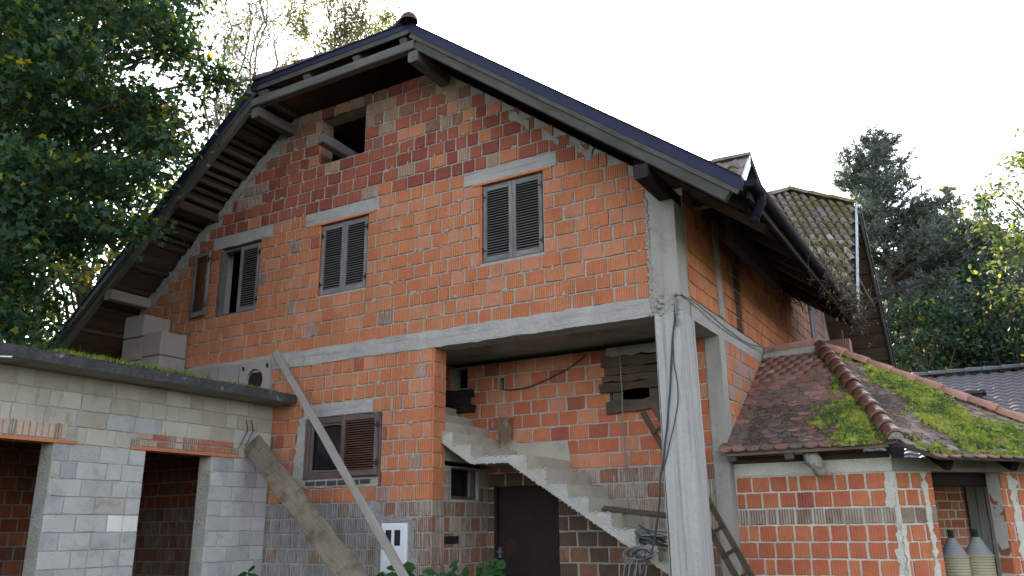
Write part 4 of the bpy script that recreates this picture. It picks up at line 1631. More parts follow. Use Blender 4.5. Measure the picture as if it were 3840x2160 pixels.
# brick lining inside, seen through the doorway
IB = Bricks(120)
mb = MB()
mb.box(-12.85, -12.80, -5.39, -.02, 0, 3.39)
lin = mb.build('inner_wall', M['mortar'], garage)
lay(IB, (-12.79, 0, 0), BY, MX, -5.35, -.05, .02, 16, .2, lambda u, z: .25, lambda u, z: RND.choice(['b_rd1', 'b_or1', 'b_shed', 'b_brn']), [], lin)
IB.flush(lin)
# roof slab
mb = MB()
N = 30
for i in range(N + 1):
    y = -5.8 + 5.795 * i / N
    f = lambda s_: noise.noise(V(y * 4, s_, 2)) * .012
    mb.v += [(-13.3, y, 3.402), (-8.875 + f(0), y, 3.402 + f(1)), (-8.87 + f(2), y, 3.53 + f(3)), (-13.3, y, 3.53)]
for i in range(N):
    for k_ in range(4):
        a, b_ = i * 4 + k_, i * 4 + (k_ + 1) % 4
        mb.f.append((a, b_, b_ + 4, a + 4))
        mb.m.append(1 if k_ == 0 else 0)
mb.f += [(0, 3, 2, 1), (N * 4, N * 4 + 1, N * 4 + 2, N * 4 + 3)]
mb.m += [0, 0]
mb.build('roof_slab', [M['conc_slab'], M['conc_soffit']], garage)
mb = MB()
for k_ in range(2):
    y = -.42 - .1 * k_
    mb.tube([(XG + .012, y, 3.15), (XG + .03, y + .03, 3.0), (XG + .02, y - .04, 2.85), (XG + .04, y - .12, 2.72)], [.006, .009, .007, .003], 5)
mb.build('dry_root', M['vine'], garage)

mb = MB()
mb.tube([(-9.0, -4.55, 3.36), (-8.6, -4.30, 3.34)], .008, 6)
mb.build('metal_rod', M['white'], garage)

# moss and grass on the slab
def blades(mb, c, n, h, spread, rr=RND, m=0, wdt=.012):
    for q in range(n):
        a = rr.uniform(0, 6.28)
        b_ = V(c[0] + rr.gauss(0, spread), c[1] + rr.gauss(0, spread), c[2])
        hh = h * rr.uniform(.5, 1.2)
        d = V(math.cos(a), math.sin(a), 0)
        lean = V(rr.gauss(0, .4), rr.gauss(0, .4), 1).normalized() * hh
        mb.add([b_ - d * wdt, b_ + d * wdt, b_ + lean], [(0, 1, 2)], m)


mb = MB()
for i in range(900):
    y = -RND.random() ** .8 * 3.3 - .35
    x = -8.9 - abs(RND.gauss(0, .12))
    k_ = max(0, noise.noise(V(x * 2, y * 1.6, 5)) + .35)
    if k_ > .2:
        blades(mb, (x, y, 3.525), 9, .045 if y > -1.7 else .07, .03, m=0 if RND.random() < .7 else 1, wdt=.006)
for i in range(260):
    y = RND.uniform(-5, -1.2)
    x = -9.2 - abs(RND.gauss(0, .6))
    blades(mb, (x, y, 3.52), 8, .22, .05, m=1 if RND.random() < .6 else 2, wdt=.006)
tag(mb.build('moss', [M['moss'], M['plant'], M['lf_lt']]), 'moss and grass growing along the black edge of the garage slab', 'moss', kind='stuff')

# stack of flue blocks on the slab beside the house
stk = thing('block_stack', 'stacked pale concrete flue blocks on the garage slab against the house', 'block stack', (-11.6, -.4, 3.53))
for (xa, xb, ya, yb, zs) in ((-11.895, -11.43, -.525, -.03, (3.535, 3.94, 4.34, 4.74)), (-12.42, -11.905, -.535, -.03, (3.535, 3.92, 4.31, 4.70, 5.08))):
    for a, b_ in zip(zs[:-1], zs[1:]):
        bm_ = bmesh.new()
        bmesh.ops.create_cube(bm_, size=1)
        bmesh.ops.scale(bm_, vec=(xb - xa, yb - ya, b_ - a - .012), verts=bm_.verts)
        bmesh.ops.bevel(bm_, geom=bm_.edges[:], offset=.012, segments=1, affect='EDGES')
        me = bpy.data.meshes.new('block')
        bm_.to_mesh(me)
        bm_.free()
        me.materials.append(M['flue'])
        o = link('block', me, stk)
        o.matrix_basis = Matrix.Translation(((xa + xb) / 2, (ya + yb) / 2 + RND.uniform(-.01, .01), (a + b_) / 2))
plank('lath', (-11.45, -.3, 4.77), (-11.40, .0, 4.765), .03, .02, M['w_grey'], stk)

# ================================================================== SHED (right, hipped bay roof)
shed = thing('shed', 'low clay block shed with mossy hipped tile roof against the house side', 'shed', (-1.5, 3, 0))
SB = Bricks(290)
YS = 1.555
C0 = V(-1.128, YS, 0)
q2 = math.sqrt(.5)
FU, FI = V(q2, q2, 0), V(-q2, q2, 0)
OPN = (.52, 1.45, .70, 2.19)
mb = MB()
wall_core(mb, (0, YS, 0), BX, BY, XR + .016, -1.13, 0, lambda x: 2.195, [], .2, .012)
wall_core(mb, C0, FU, FI, .0, 2.35, 0, lambda u: 2.19, [OPN], .2, .012)
swall = mb.build('wall', M['mortar_w'], shed)


def msd(u, z):
    r_ = RND.random()
    if 1.61 < z < 1.81 or z < 1.04:
        return 'b_wash' if r_ < .7 else 'b_gry'
    return 'b_shed' if r_ < .6 else 'b_shed2' if r_ < .9 else 'b_rd1'


def msf(u, z):
    r_ = RND.random()
    if 1.61 < z < 1.81 and u < .45:
        return 'b_wash' if r_ < .6 else 'b_gry'
    return 'b_shed2' if r_ < .75 else 'b_shed'


lay(SB, (0, YS, 0), BX, BY, XR + .02, -1.15, .095, 11, .19, lambda u, z: RND.choice([.205, .21, .2, .2, .13]), msd, [], swall, joint=(.012, .03))
lay(SB, C0, FU, FI, .03, 2.3, .095, 11, .19, lambda u, z: RND.choice([.2, .19, .14]), msf, [OPN], swall, joint=(.012, .04))
# right reveal of the opening (faces back towards the camera)
for k_ in range(8):
    SB.put(C0 + FU * 1.45 + FI * .10 + V(0, 0, .67 + .19 * (k_ + .5)), -FI * -1 if False else FI * -1, FU, .19, .178, 'b_brn' if k_ % 2 else 'b_shed', swall)
    SB.put(C0 + FU * .52 + FI * .10 + V(0, 0, .67 + .19 * (k_ + .5)), FI, -FU, .19, .178, 'b_brn' if k_ % 2 else 'b_shed', swall)
# cement smears at the corner and on the facet piers
mb = MB()


def smear(O, U, inw, pts, seed, jag=.03, proud=.006):
    out = []
    m_ = len(pts)
    for i in range(m_):
        a, b_ = Vector((pts[i][0], 0, pts[i][1])), Vector((pts[(i + 1) % m_][0], 0, pts[(i + 1) % m_][1]))
        k_ = max(1, int((b_ - a).length / .04))
        for q in range(k_):
            p = a.lerp(b_, q / k_)
            p += V(noise.noise(V(p.x * 14, p.z * 14, seed)), 0, noise.noise(V(p.x * 14, p.z * 14, seed + 7))) * jag
            out.append(Vector(O) + U * p.x + V(0, 0, p.z) - inw * proud)
    mbx = MB()
    mbx.prism(out, inw * .015)
    me = mbx.mesh('cement_smear', M['mortar_w'])
    bm_ = bmesh.new()
    bm_.from_mesh(me)
    bmesh.ops.triangulate(bm_, faces=bm_.faces)
    bm_.to_mesh(me)
    bm_.free()
    return link('cement_smear', me, swall)


smear((0, YS, 0), BX, BY, [(-1.25, 1.8), (-1.14, 1.8), (-1.12, 2.18), (-1.22, 2.18)], 1, .05)
smear((0, YS, 0), BX, BY, [(-1.22, .9), (-1.13, .9), (-1.13, 1.62), (-1.17, 1.62)], 2, .06)
smear(C0, FU, FI, [(.38, 1.0), (.44, 1.0), (.43, 2.18), (.36, 2.18)], 3, .05)
smear(C0, FU, FI, [(.02, 1.0), (.06, 1.0), (.08, 1.6), (.02, 1.6)], 4, .04)
smear(C0, FU, FI, [(1.56, 1.2), (1.62, 1.2), (1.70, 1.55), (1.64, 2.0), (1.72, 2.1), (1.56, 2.15), (1.58, 1.8)], 5, .06)
# ring beams under the eaves
mb = MB()
mb.prism([(XR + .016, YS - .006, 2.195), (-1.128, YS - .006, 2.195), (-1.128, YS - .006, 2.345), (XR + .016, YS - .006, 2.345)], (0, .2, 0))
b1 = mb.build('ring_beam', M['mortar_w'], shed)
mb = MB()
P = C0 - FI * .006 + FU * .004
mb.prism([P + V(0, 0, 2.19), P + FU * 2.35 + V(0, 0, 2.19), P + FU * 2.35 + V(0, 0, 2.345), P + V(0, 0, 2.345)], FI * .2)
mb.build('ring_beam', M['conc_soffit'], shed)
plank('lintel_beam', C0 + FU * .50 + FI * .3 + V(0, 0, 2.12), C0 + FU * 1.55 + FI * .3 + V(0, 0, 2.12), .16, .16, M['w_dark'], shed)
# roof planes
AE, AP, AT = V(-1.03, 1.2, 2.48), V(-2.12, 3.75, 4.1), V(XR + .02, 3.73, 4.09)
AL = V(XR + .02, 1.2, 2.47)
B1, B2 = V(-.62, 1.204, 2.30), V(1.14, 2.93, 2.27)
CE = V(1.2, 7.0, 2.25)
mb = MB()
slab(mb, [AL, AE, AP, AT], .03)
slab(mb, [AE, B1, B2, AP], .03)
slab(mb, [AP, B2, CE, V(-2.12, 7.0, 4.1)], .03)
sroof = mb.build('roof', M['w_board'], shed)


def beaver(i):
    rr = random.Random(50 + i)
    mbx = MB()
    wd, ln, tk = .162, .30, .016
    N = 9
    out = [(-wd / 2, ln), (wd / 2, ln)]
    for q in range(N):
        a = math.pi * q / (N - 1)
        out.append((wd / 2 * math.cos(a), .062 - .062 * math.sin(a)))
    n = len(out)
    j = lambda: rr.uniform(-.002, .002)
    mbx.v += [(a + j(), b_ + j(), tk) for a, b_ in out] + [(a, b_, 0) for a, b_ in out]
    mbx.f.append(tuple(range(n))[::-1])
    for q in range(n):
        p = (q + 1) % n
        mbx.f.append((q, p, n + p, n + q))
    mbx.m = [0] * len(mbx.f)
    me = mbx.mesh('beaver_tile_%d' % i, None)
    bm_ = bmesh.new()
    bm_.from_mesh(me)
    bmesh.ops.recalc_face_normals(bm_, faces=bm_.faces)
    bm_.to_mesh(me)
    bm_.free()
    return me


BT = [beaver(i) for i in range(5)]


def planeuv(O, U, Vv, p):
    d = Vector(p) - Vector(O)
    return (d.dot(U), d.dot(Vv))


Av = (AT - AL)
Av = V(0, Av.y, Av.z).normalized()
tm = lambda u, v: RND.choice(['tile0', 'tile1', 'tile1', 'tile2', 'tile3']) if v < 1.6 else RND.choice(['tile0', 'tile0', 'tile2', 'tile1'])
polyA = [planeuv(AL, BX, Av, p) for p in (AL, AE + V(.02, 0, 0), AP, AT)]
polyA[0] = (0, -.03)
polyA[1] = (polyA[1][0], -.03)
resA = tile_plane(BT, AL, BX, Av, polyA, .168, .142, tm, sroof, 'roof_tile', True, .055)
nB = (AP - AE).cross(FU).normalized()
if nB.z < 0:
    nB = -nB
Bv = nB.cross(FU).normalized()
if Bv.z < 0:
    Bv = -Bv
polyB = [planeuv(AE, FU, Bv, p) for p in (AE, B1, B2, AP)]
resB = tile_plane(BT, AE, FU, Bv, polyB, .168, .142, lambda u, v: RND.choice(['tile4', 'tile2', 'tile1', 'tile3', 'tile4']), sroof, 'roof_tile', True, .055)
put_tiles(resA + resB, 'roof_tile', sroof, 290, sroof)
# cement flashing along the top of the front slope
mb = MB()
mb.prism([AT + V(0, 0, .0), AP + V(0, 0, .0), AP + V(0, .03, .10), AT + V(0, .03, .06)], (0, -.12, -.05))
mb.build('cement_flashing', M['mortar'], sroof)
plank('top_board', AT + V(0, .04, .10), AP + V(-.05, .04, .14), .09, .05, M['ridge_l'], sroof, (0, -1, 0))
ridge_run('ridge_tile', AE + V(.02, -.06, .035), AP + V(0, 0, .05), .098, M['ridge'], sroof, .26)
ridge_run('ridge_tile', B2 + V(0, 0, .04), AP + V(.02, 0, .04), .085, M['ridge_l'], sroof, .34)
mb = MB()
e_d = (AE - AP).normalized()
Mx, _ = frame(AE + V(.02, -.06, .035), AE + V(.02, -.06, .035) - e_d, (0, 0, 1))
mb.add([Mx @ V(-.515, .10 * math.cos(a), .10 * math.sin(a)) for a in [math.pi * q / 10 for q in range(11)]], [tuple(range(11))])
mb.build('ridge_mortar', M['mortar'], sroof)
# timber under the eaves
plank('wall_plate', (XR + .05, YS + .02, 2.385), (-1.15, YS + .02, 2.385), .12, .07, M['w_brown'], shed, (0, 0, 1))
plank('eaves_board', AL + V(0, .02, -.035), AE + V(0, .02, -.035), .03, .035, M['w_batten'], shed)
for x in (-2.86, -2.18):
    plank('rafter_end', (x, 1.24, 2.40), (x, 2.6, 3.31), .10, .10, M['w_grey'], shed)
plank('hip_rafter', AE + V(.03, -.05, -.12), AE + (AP - AE) * .5 + V(0, 0, -.12), .12, .13, M['w_dark'], shed)
for u in (.55, 1.45):
    p = C0 + FU * u - FI * .25 + V(0, 0, 2.24)
    plank('rafter_end', p, p + FI * 1.2 + V(0, 0, .75), .10, .12, M['w_dark'], shed)
# inside: back wall piece, boards, shelf
IW = V(-1.35, 5.2, 0)
mb = MB()
wall_core(mb, IW, FU, FI, -1.2, 1.05, 0, lambda u: 2.25, [], .15, .01)
iw = mb.build('wall', M['mortar_w'], shed)
lay(SB, IW, FU, FI, -1.2, 1.05, .1, 16, .132, lambda u, z: RND.choice([.25, .25, .13]), lambda u, z: 'b_or3' if RND.random() < .5 else 'b_shed', [], iw)
SB.flush(swall)
for i in range(4):
    p = IW + FU * (1.12 + .17 * i)
    plank('inner_board', p + V(0, -.05, .2), p + V(0, -.05, 2.3), .155, .025, M['w_grey'], shed, -FI)
mb = MB()
P = C0 + FU * .3 + FI * .21
mb.prism([P + V(0, 0, .70), P + FU * 1.4 + V(0, 0, .70), P + FU * 1.4 + FI * .5 + V(0, 0, .70), P + FI * .5 + V(0, 0, .70)], (0, 0, .04))
mb.build('shelf', M['w_board'], shed)

# moss on the shed roof
mb = MB()


def moss_on(O, U, Vv, Nn, poly, maskf, step, nb):
    us = [p[0] for p in poly]
    vs = [p[1] for p in poly]
    nu, nv = int((max(us) - min(us)) / step), int((max(vs) - min(vs)) / step)
    H = {}
    for i in range(nu + 1):
        for j in range(nv + 1):
            u, v = min(us) + i * step, min(vs) + j * step
            if not inpoly((u, v), poly):
                continue
            m_ = maskf(u, v)
            if m_ > 0:
                lump = noise.noise(V(u * 16, v * 16, 1)) * .5 + noise.noise(V(u * 38, v * 38, 4)) * .35
                H[(i, j)] = .022 + .055 * min(1, m_ * 2.2) * max(.1, .7 + 1.3 * lump)
    idx = {}
    for (i, j), h in H.items():
        idx[(i, j)] = len(mb.v)
        u, v = min(us) + i * step, min(vs) + j * step
        edge = sum((i + a, j + b_) in H for a, b_ in ((1, 0), (-1, 0), (0, 1), (0, -1))) < 4
        p = Vector(O) + U * (u + RND.uniform(-.3, .3) * step) + Vv * (v + RND.uniform(-.3, .3) * step) + Nn * (.012 if edge else h)
        mb.v.append(tuple(p))
    for (i, j) in H:
        q = [(i, j), (i + 1, j), (i + 1, j + 1), (i, j + 1)]
        if all(k_ in H for k_ in q):
            u, v = min(us) + i * step, min(vs) + j * step
            mb.f.append(tuple(idx[k_] for k_ in q))
            g_ = noise.noise(V(u * 3, v * 3, 8)) + .5 * noise.noise(V(u * 14, v * 14, 3)) + RND.gauss(0, .16)
            mm = 2 if g_ > .22 else 0 if g_ > -.16 else 1
            mb.m.append(mm)
            for t in range(nb):
                c = Vector(O) + U * (u + RND.random() * step) + Vv * (v + RND.random() * step) + Nn * (H[(i, j)] - .004)
                dr = (Nn + U * RND.gauss(0, .5) + Vv * RND.gauss(0, .5)).normalized() * RND.uniform(.010, .032)
                sd_ = U * RND.uniform(-1, 1) + Vv * RND.uniform(-1, 1)
                sd_ = sd_.normalized() * .006
                mb.add([c - sd_, c + sd_, c + dr], [(0, 1, 2)], mm)


nA = BX.cross(Av)


def maskA(u, v):
    n1 = noise.noise(V(u * 2.3, v * 2.3, .3)) + .5 * noise.noise(V(u * 7, v * 7, 2))
    # patches: beside the hip low down, a darker one above it, a thin one along the hip higher up
    a = 1 - math.hypot((u - 1.58) / .42, (v - .30) / .50)
    b_ = 1 - math.hypot((u - 1.33) / .42, (v - .80) / .36)
    c = 1 - math.hypot((u - 1.42) / .16, (v - 1.3) / .45)
    d = 1 - math.hypot((u - 1.15) / .10, (v - 1.75) / .40)
    e_ = .34 - .9 * abs(u - (1.93 - .36 * v)) * 2.2
    return max(a, b_, c, d, e_ - .12, -.42) + .52 * n1 - .02 + .32 * noise.noise(V(u * 22, v * 22, 6)) + .16 * math.cos(2 * math.pi * v / .142)


def maskB(u, v):
    n1 = noise.noise(V(u * 1.9, v * 1.9, 5.3)) + .55 * noise.noise(V(u * 6, v * 6, 9))
    hipd = u - (planeuv(AE, FU, Bv, AP)[0]) * v / planeuv(AE, FU, Bv, AP)[1]
    return -.06 + .38 * noise.noise(V(u * 20, v * 20, 6)) + .17 * math.cos(2 * math.pi * v / .142) + .85 * n1 + (.30 if u > .75 else .04) + (.14 if v < .5 and u > .35 else 0) - (.5 if hipd < .15 else 0) - (.28 if .9 < v < 1.7 and hipd < .75 else 0)


moss_on(AL, BX, Av, nA, polyA, maskA, .022, 3)
moss_on(AE, FU, Bv, nB, polyB, maskB, .022, 3)
tag(mb.build('moss', [M['moss'], M['moss2'], M['moss3']]), 'bright green moss cushions on the tiled shed roof', 'moss', kind='stuff')
mb = MB()
for i in range(5500):
    if RND.random() < .4:
        u, v = RND.uniform(.2, 1.5), RND.uniform(.1, 1.2)
        if not inpoly((u, v), polyA):
            continue
        c = AL + BX * u + Av * v + nA * .026
        a_, b_ = BX, Av
    else:
        u, v = RND.gauss(.35, .4), RND.gauss(1.25, .35)
        if not inpoly((u, v), polyB):
            continue
        c = AE + FU * u + Bv * v + nB * .028
        a_, b_ = FU, Bv
    an = RND.uniform(0, 6.28)
    d = (a_ * math.cos(an) + b_ * math.sin(an)) * RND.uniform(.01, .05)
    s_ = (b_ * math.cos(an) - a_ * math.sin(an)) * .003
    mb.add([c - d - s_, c + d - s_, c + d + s_, c - d + s_], [(0, 1, 2, 3)])
tag(mb.build('needle_litter', M['mossd']), 'brown needle litter lying on the shed roof tiles', 'litter', kind='stuff')

# ================================================================== LOOSE THINGS
# planks leaning on the walls
o = plank('thin_plank', (-9.36, -.03, 4.23), (-4.88, -1.37, 0.02), .105, .035, M['w_plank'], None, (.25, -1, .1), .004, .006, 12)
tag(o, 'long thin grey plank leaning on the house wall across the lower window', 'plank')
o = plank('wide_plank', (-9.32, -.40, 2.83), (-4.98, -1.70, 0.02), .30, .05, M['w_mossy'], None, (.25, -1, .5), .010, .02, 14)
tag(o, 'wide rough mossy plank leaning from the garage corner', 'plank')
# ladder behind the corner column
lad = thing('ladder', 'old wooden ladder lying on the steps behind the concrete corner column', 'ladder', (-2.7, .9, .8))
la, lb = V(-3.92, 1.12, 3.02), V(-2.62, .82, .72)
d = (lb - la).normalized()
sd_ = V(.02, .34, .10)
sd2 = V(.155, -.05, .085)
for s_ in (V(0, 0, 0), sd2):
    plank('rail', la + s_, lb + s_, .065, .04, M['w_board'], lad, (0, -1, 0), .003)
for t in np.linspace(.12, .97, 9):
    p = la.lerp(lb, float(t))
    plank('rung', p + sd2 * -.15 + V(0, -.03, 0), p + sd2 * 1.2 + V(0, -.03, 0), .04, .025, M['w_board'], lad, (0, -1, 0), .002)
o = plank('loose_board', (-4.27, .55, 1.83), (-3.32, .62, 1.71), .085, .03, M['w_board'], None, (0, -.6, 1), .004, .01)
tag(o, 'short weathered board lying across the lower concrete steps', 'board')


def cable(name, pts, r_, mat, label, wig=.012):
    mbx = MB()
    P = [Vector(p) for p in pts]
    fine = []
    for a in range(len(P) - 1):
        p0, p1, p2, p3 = P[max(a - 1, 0)], P[a], P[a + 1], P[min(a + 2, len(P) - 1)]
        for q in range(6):
            t = q / 6
            fine.append(.5 * ((2 * p1) + (p2 - p0) * t + (2 * p0 - 5 * p1 + 4 * p2 - p3) * t * t + (3 * p1 - p0 - 3 * p2 + p3) * t ** 3))
    fine.append(P[-1])
    fine = [p + V(noise.noise(p * 4), noise.noise(p * 4 + V(5, 0, 0)), 0) * wig for p in fine]
    mbx.tube(fine, r_, 6)
    o = mbx.build(name, mat, None, True)
    return tag(o, label, 'cable')


cable('hanging_cable', [(-2.985, -.035, 4.14), (-3.02, -.04, 3.9), (-3.06, -.04, 3.6), (-3.15, -.035, 2.95), (-3.24, -.04, 2.39), (-3.31, -.02, 2.1), (-3.38, .05, 1.75), (-3.52, .10, 1.3), (-3.66, .08, 1.05), (-3.7, .0, .5)], .011, M['cable_b'], 'dark cable hanging down the front of the corner column')
cable('hanging_cable', [(-3.0, -.035, 4.12), (-3.04, -.035, 3.75), (-3.06, -.035, 3.4), (-3.04, -.035, 3.0), (-3.17, -.035, 2.5), (-3.27, -.03, 2.2)], .006, M['cable_b'], 'thin dark wire loop beside the cable on the corner column')
mb = MB()
mb.box(-3.005, -2.975, -.05, -.028, 3.93, 4.13)
mb.tube([(-2.99, -.045, 3.9), (-2.985, -.05, 3.86), (-2.99, -.045, 3.80)], .012, 6)
mb.tube([(-3.0, -.02, 4.15), (-2.99, -.05, 4.18), (-2.96, -.02, 4.16)], .012, 6)
tag(mb.build('cable_clamp', M['cable']), 'metal cable clamp fixed at the top of the corner column', 'clamp')
cable('hanging_cable', [(-4.28, 1.30, 3.95), (-4.262, 1.28, 3.4), (-4.25, 1.25, 2.95), (-4.22, 1.2, 2.4), (-3.95, .7, 2.25), (-3.85, .62, 1.85), (-3.76, .58, 1.6), (-3.74, .5, 1.45), (-3.78, .32, 1.2), (-3.82, .15, .9)], .008, M['cable'], 'pale grey cable dangling in the stair bay down to the steps')
cable('side_cable', [(-2.93, -.02, 4.17), (-2.90, .5, 4.16), (-2.90, 1.5, 4.10), (-2.90, 3.0, 4.12), (-2.6, 4.4, 4.28), (-2.3, 5.2, 4.45)], .009, M['cable'], 'thin cable running along the concrete beam of the side wall')
cable('bay_cable', [(-6.15, 1.38, 3.55), (-5.8, 1.37, 3.54), (-5.4, 1.37, 3.64), (-5.0, 1.37, 3.80), (-4.8, 1.37, 3.93)], .009, M['cable_b'], 'dark cable slung across the brick wall of the stair bay')
mb = MB()
for i in range(26):
    c = V(RND.uniform(-3.75, -3.5), RND.uniform(.25, .55), RND.uniform(1.42, 1.56))
    pts = [c + V(RND.uniform(-.28, -.1), RND.uniform(-.1, .1), RND.uniform(-.02, .10)), c + V(0, -.05, RND.uniform(-.03, .05)), c + V(RND.uniform(.1, .25), RND.uniform(-.12, .1), RND.uniform(-.12, .02))]
    mb.tube(pts, RND.choice([.006, .009, .011]), 5, RND.randrange(2))
for i in range(6):
    c = V(-3.66 + RND.uniform(-.05, .05), .2, 1.33)
    r_ = RND.uniform(.08, .16)
    mb.tube([c + V(r_ * math.cos(a) * 1.1, -.08 + .05 * math.sin(a * 2 + i), r_ * .5 * math.sin(a)) for a in np.linspace(0, 6.0, 14)], .007, 5, i % 2)
for xx in (-3.86, -3.80, -3.72, -3.60):
    mb.tube([(-3.69, .16, 1.33), (xx + .03, .10, 1.2), (xx, .08, 1.0), (xx - .02, .05, .5)], .008, 5, 0)
tag(mb.build('cable_bundle', [M['cable'], M['cable_b']], None, True), 'tangled bundle of grey cables heaped on the lowest steps', 'cables')
# dried plants hung in the stair bay
mb = MB()
mb.tube([(-6.05, 1.36, 3.58), (-6.06, 1.33, 3.3), (-6.07, 1.31, 3.12)], .006, 5)
for i in range(90):
    a = V(-6.075 + RND.gauss(0, .02), 1.28 + RND.gauss(0, .02), 3.12 + RND.uniform(-.05, .02))
    m_ = a + V(RND.gauss(0, .05), RND.gauss(0, .03), RND.uniform(-.2, -.1))
    e = m_ + V(RND.gauss(0, .03), RND.gauss(0, .03), RND.uniform(-.22, -.05))
    mb.tube([a, m_, e], [.004, .0035, .002], 4)
for i in range(60):
    a = V(-6.075, 1.28, 3.10)
    e = a + V(RND.gauss(0, .06), RND.gauss(0, .04), RND.uniform(-.03, .06))
    mb.tube([a, e], [.006, .002], 4)
tag(mb.build('dried_bunch', M['dry']), 'bunch of dried stalks hanging on the stair bay wall', 'dried plants')

# demijohns in the shed opening
def lathe(mb, c, prof, n=24, m=0, rib=0):
    b_ = len(mb.v)
    for i, (r_, z) in enumerate(prof):
        for q in range(n):
            a = 2 * math.pi * q / n
            mb.v.append((c[0] + r_ * math.cos(a), c[1] + r_ * math.sin(a), c[2] + z))
    for i in range(len(prof) - 1):
        for q in range(n):
            mb.f.append((b_ + i * n + q, b_ + i * n + (q + 1) % n, b_ + (i + 1) * n + (q + 1) % n, b_ + (i + 1) * n + q))
            mb.m.append(m)


def demijohn(c, label, m1, m2, sc_=1.0):
    t = thing('demijohn', label, 'demijohn', c, 'demijohns in the shed opening')
    mb = MB()
    prof = [(.05, 0), (.15, 0)]
    nb = 15
    for i in range(nb):
        z = .01 + .47 * i / nb
        prof += [(.148, z), (.159, z + .47 / nb * .3), (.159, z + .47 / nb * .6), (.148, z + .47 / nb * .95)]
    prof += [(.165, .485), (.168, .50), (.150, .51)]
    lathe(mb, c, prof)
    mb.build('basket', m1, t)
    mb = MB()
    prof = [(.15, .505)]
    for i in range(12):
        f = i / 12
        r_ = .146 * (1 - f) + .036 * f
        z = .51 + .20 * f
        prof += [(r_ + .004, z + .003), (r_ - .006, z + .012)]
    lathe(mb, c, prof)
    mb.build('lid', m2, t)
    mb = MB()
    lathe(mb, c, [(.034, .69), (.032, .78), (.036, .785), (.036, .80), (.02, .80)], 16)
    mb.build('neck', M['bottle'], t, True)
    for i in range(6):
        mb = MB()
        a = -2.05 + .12 * RND.randrange(5)
    return t


demijohn((-.70, 2.56, .745), 'left demijohn with grey cone lid in the shed opening', M['wicker'], M['wicker_g'])
demijohn((-.45, 2.72, .755), 'right demijohn with pale ribbed basket in the shed opening', M['wicker'], M['wicker_g'])
# grey rag stuffed under the shed eave
mb = MB()
N, Kk = 12, 9
for i in range(Kk):
    t = i / (Kk - 1)
    c = V(-1.97 + .10 * t, 1.36 - .04 * math.sin(t * 3), 2.46 - .30 * t)
    r_ = .075 * math.sin(min(1, t * 1.6 + .25) * 1.9) * (1.0 if t < .7 else 1.25 - .6 * t) + .012
    for q in range(N):
        a = 2 * math.pi * q / N
        w_ = 1 + .35 * noise.noise(V(math.cos(a) * 1.6, math.sin(a) * 1.6, t * 5))
        mb.v.append((c.x + r_ * w_ * math.cos(a) * 1.15, c.y + r_ * w_ * math.sin(a) * .8, c.z + .02 * noise.noise(V(a, t * 6, 3))))
for i in range(Kk - 1):
    for q in range(N):
        mb.f.append((i * N + q, i * N + (q + 1) % N, (i + 1) * N + (q + 1) % N, (i + 1) * N + q))
        mb.m.append(0)
mb.f += [tuple(range(N))[::-1], tuple((Kk - 1) * N + q for q in range(N))]
mb.m += [0, 0]
tag(mb.build('cloth_bundle', M['rag'], None, True), 'grey cloth bundle hanging under the shed eave', 'cloth')

# dry vine hanging over the far end of the gutter
mb = MB()
for i in range(520):
    y = RND.uniform(1.6, 6.4)
    dens = (y - 1.2) / 5
    if RND.random() > dens:
        continue
    p = V(-1.84 + RND.gauss(0, .05), y, 5.04 + RND.uniform(-.03, .05))
    up_ = RND.random() < .45
    pts = [p]
    d = V(RND.gauss(.05, .35), RND.gauss(0, .35), RND.uniform(.4, 1) if up_ else RND.uniform(-1, -.4)).normalized()
    L_ = RND.uniform(.1, .5) * (1.4 if up_ else .8)
    for q in range(3):
        d = (d + V(RND.gauss(0, .3), RND.gauss(0, .3), RND.gauss(0, .25))).normalized()
        p = p + d * L_ / 3
        pts.append(p)
    mb.tube(pts, [.006, .005, .004, .002], 4, 0)
for i in range(1900):
    y = RND.uniform(2.6, 6.5)
    if RND.random() > (y - 2) / 4.5:
        continue
    c = V(-1.82 + RND.gauss(0, .09), y, 5.0 + RND.gauss(.06, .16))
    a, b_ = V(RND.gauss(0, 1), RND.gauss(0, 1), RND.gauss(0, 1)).normalized(), V(RND.gauss(0, 1), RND.gauss(0, 1), RND.gauss(0, 1)).normalized()
    s_ = RND.uniform(.015, .05)
    mb.add([c - a * s_, c + b_ * s_ * .4, c + a * s_, c - b_ * s_ * .4], [(0, 1, 2, 3)], RND.choice([0, 0, 3, 3, 3, 0, 2, 1]))
tag(mb.build('dry_vine', [M['vine'], M['dry'], M['lf_olive'], M['w_dark']]), 'dry tangled vine overgrowing the far end of the gutter', 'vine')
mb = MB()
for i in range(150):
    a = V(RND.uniform(-3.1, -1.9), 0, 0)
    u, v = RND.uniform(-1.3, -.1), abs(RND.gauss(0, .9))
    p = P0 + wu * u + wv * v + wu.cross(wv) * .05
    d = (wv + V(RND.gauss(0, .4), RND.gauss(0, .3), RND.gauss(0, .3))).normalized()
    L_ = RND.uniform(.15, .6)
    mb.tube([p, p + d * L_ * .5 + V(0, -.04, .02), p + d * L_ + V(RND.gauss(0, .08), -.06, 0)], [.006, .005, .002], 4, RND.randrange(2))
tag(mb.build('dry_vine', [M['dry'], M['vine']]), 'leafless vine stalks creeping up the mossy wing roof', 'vine')


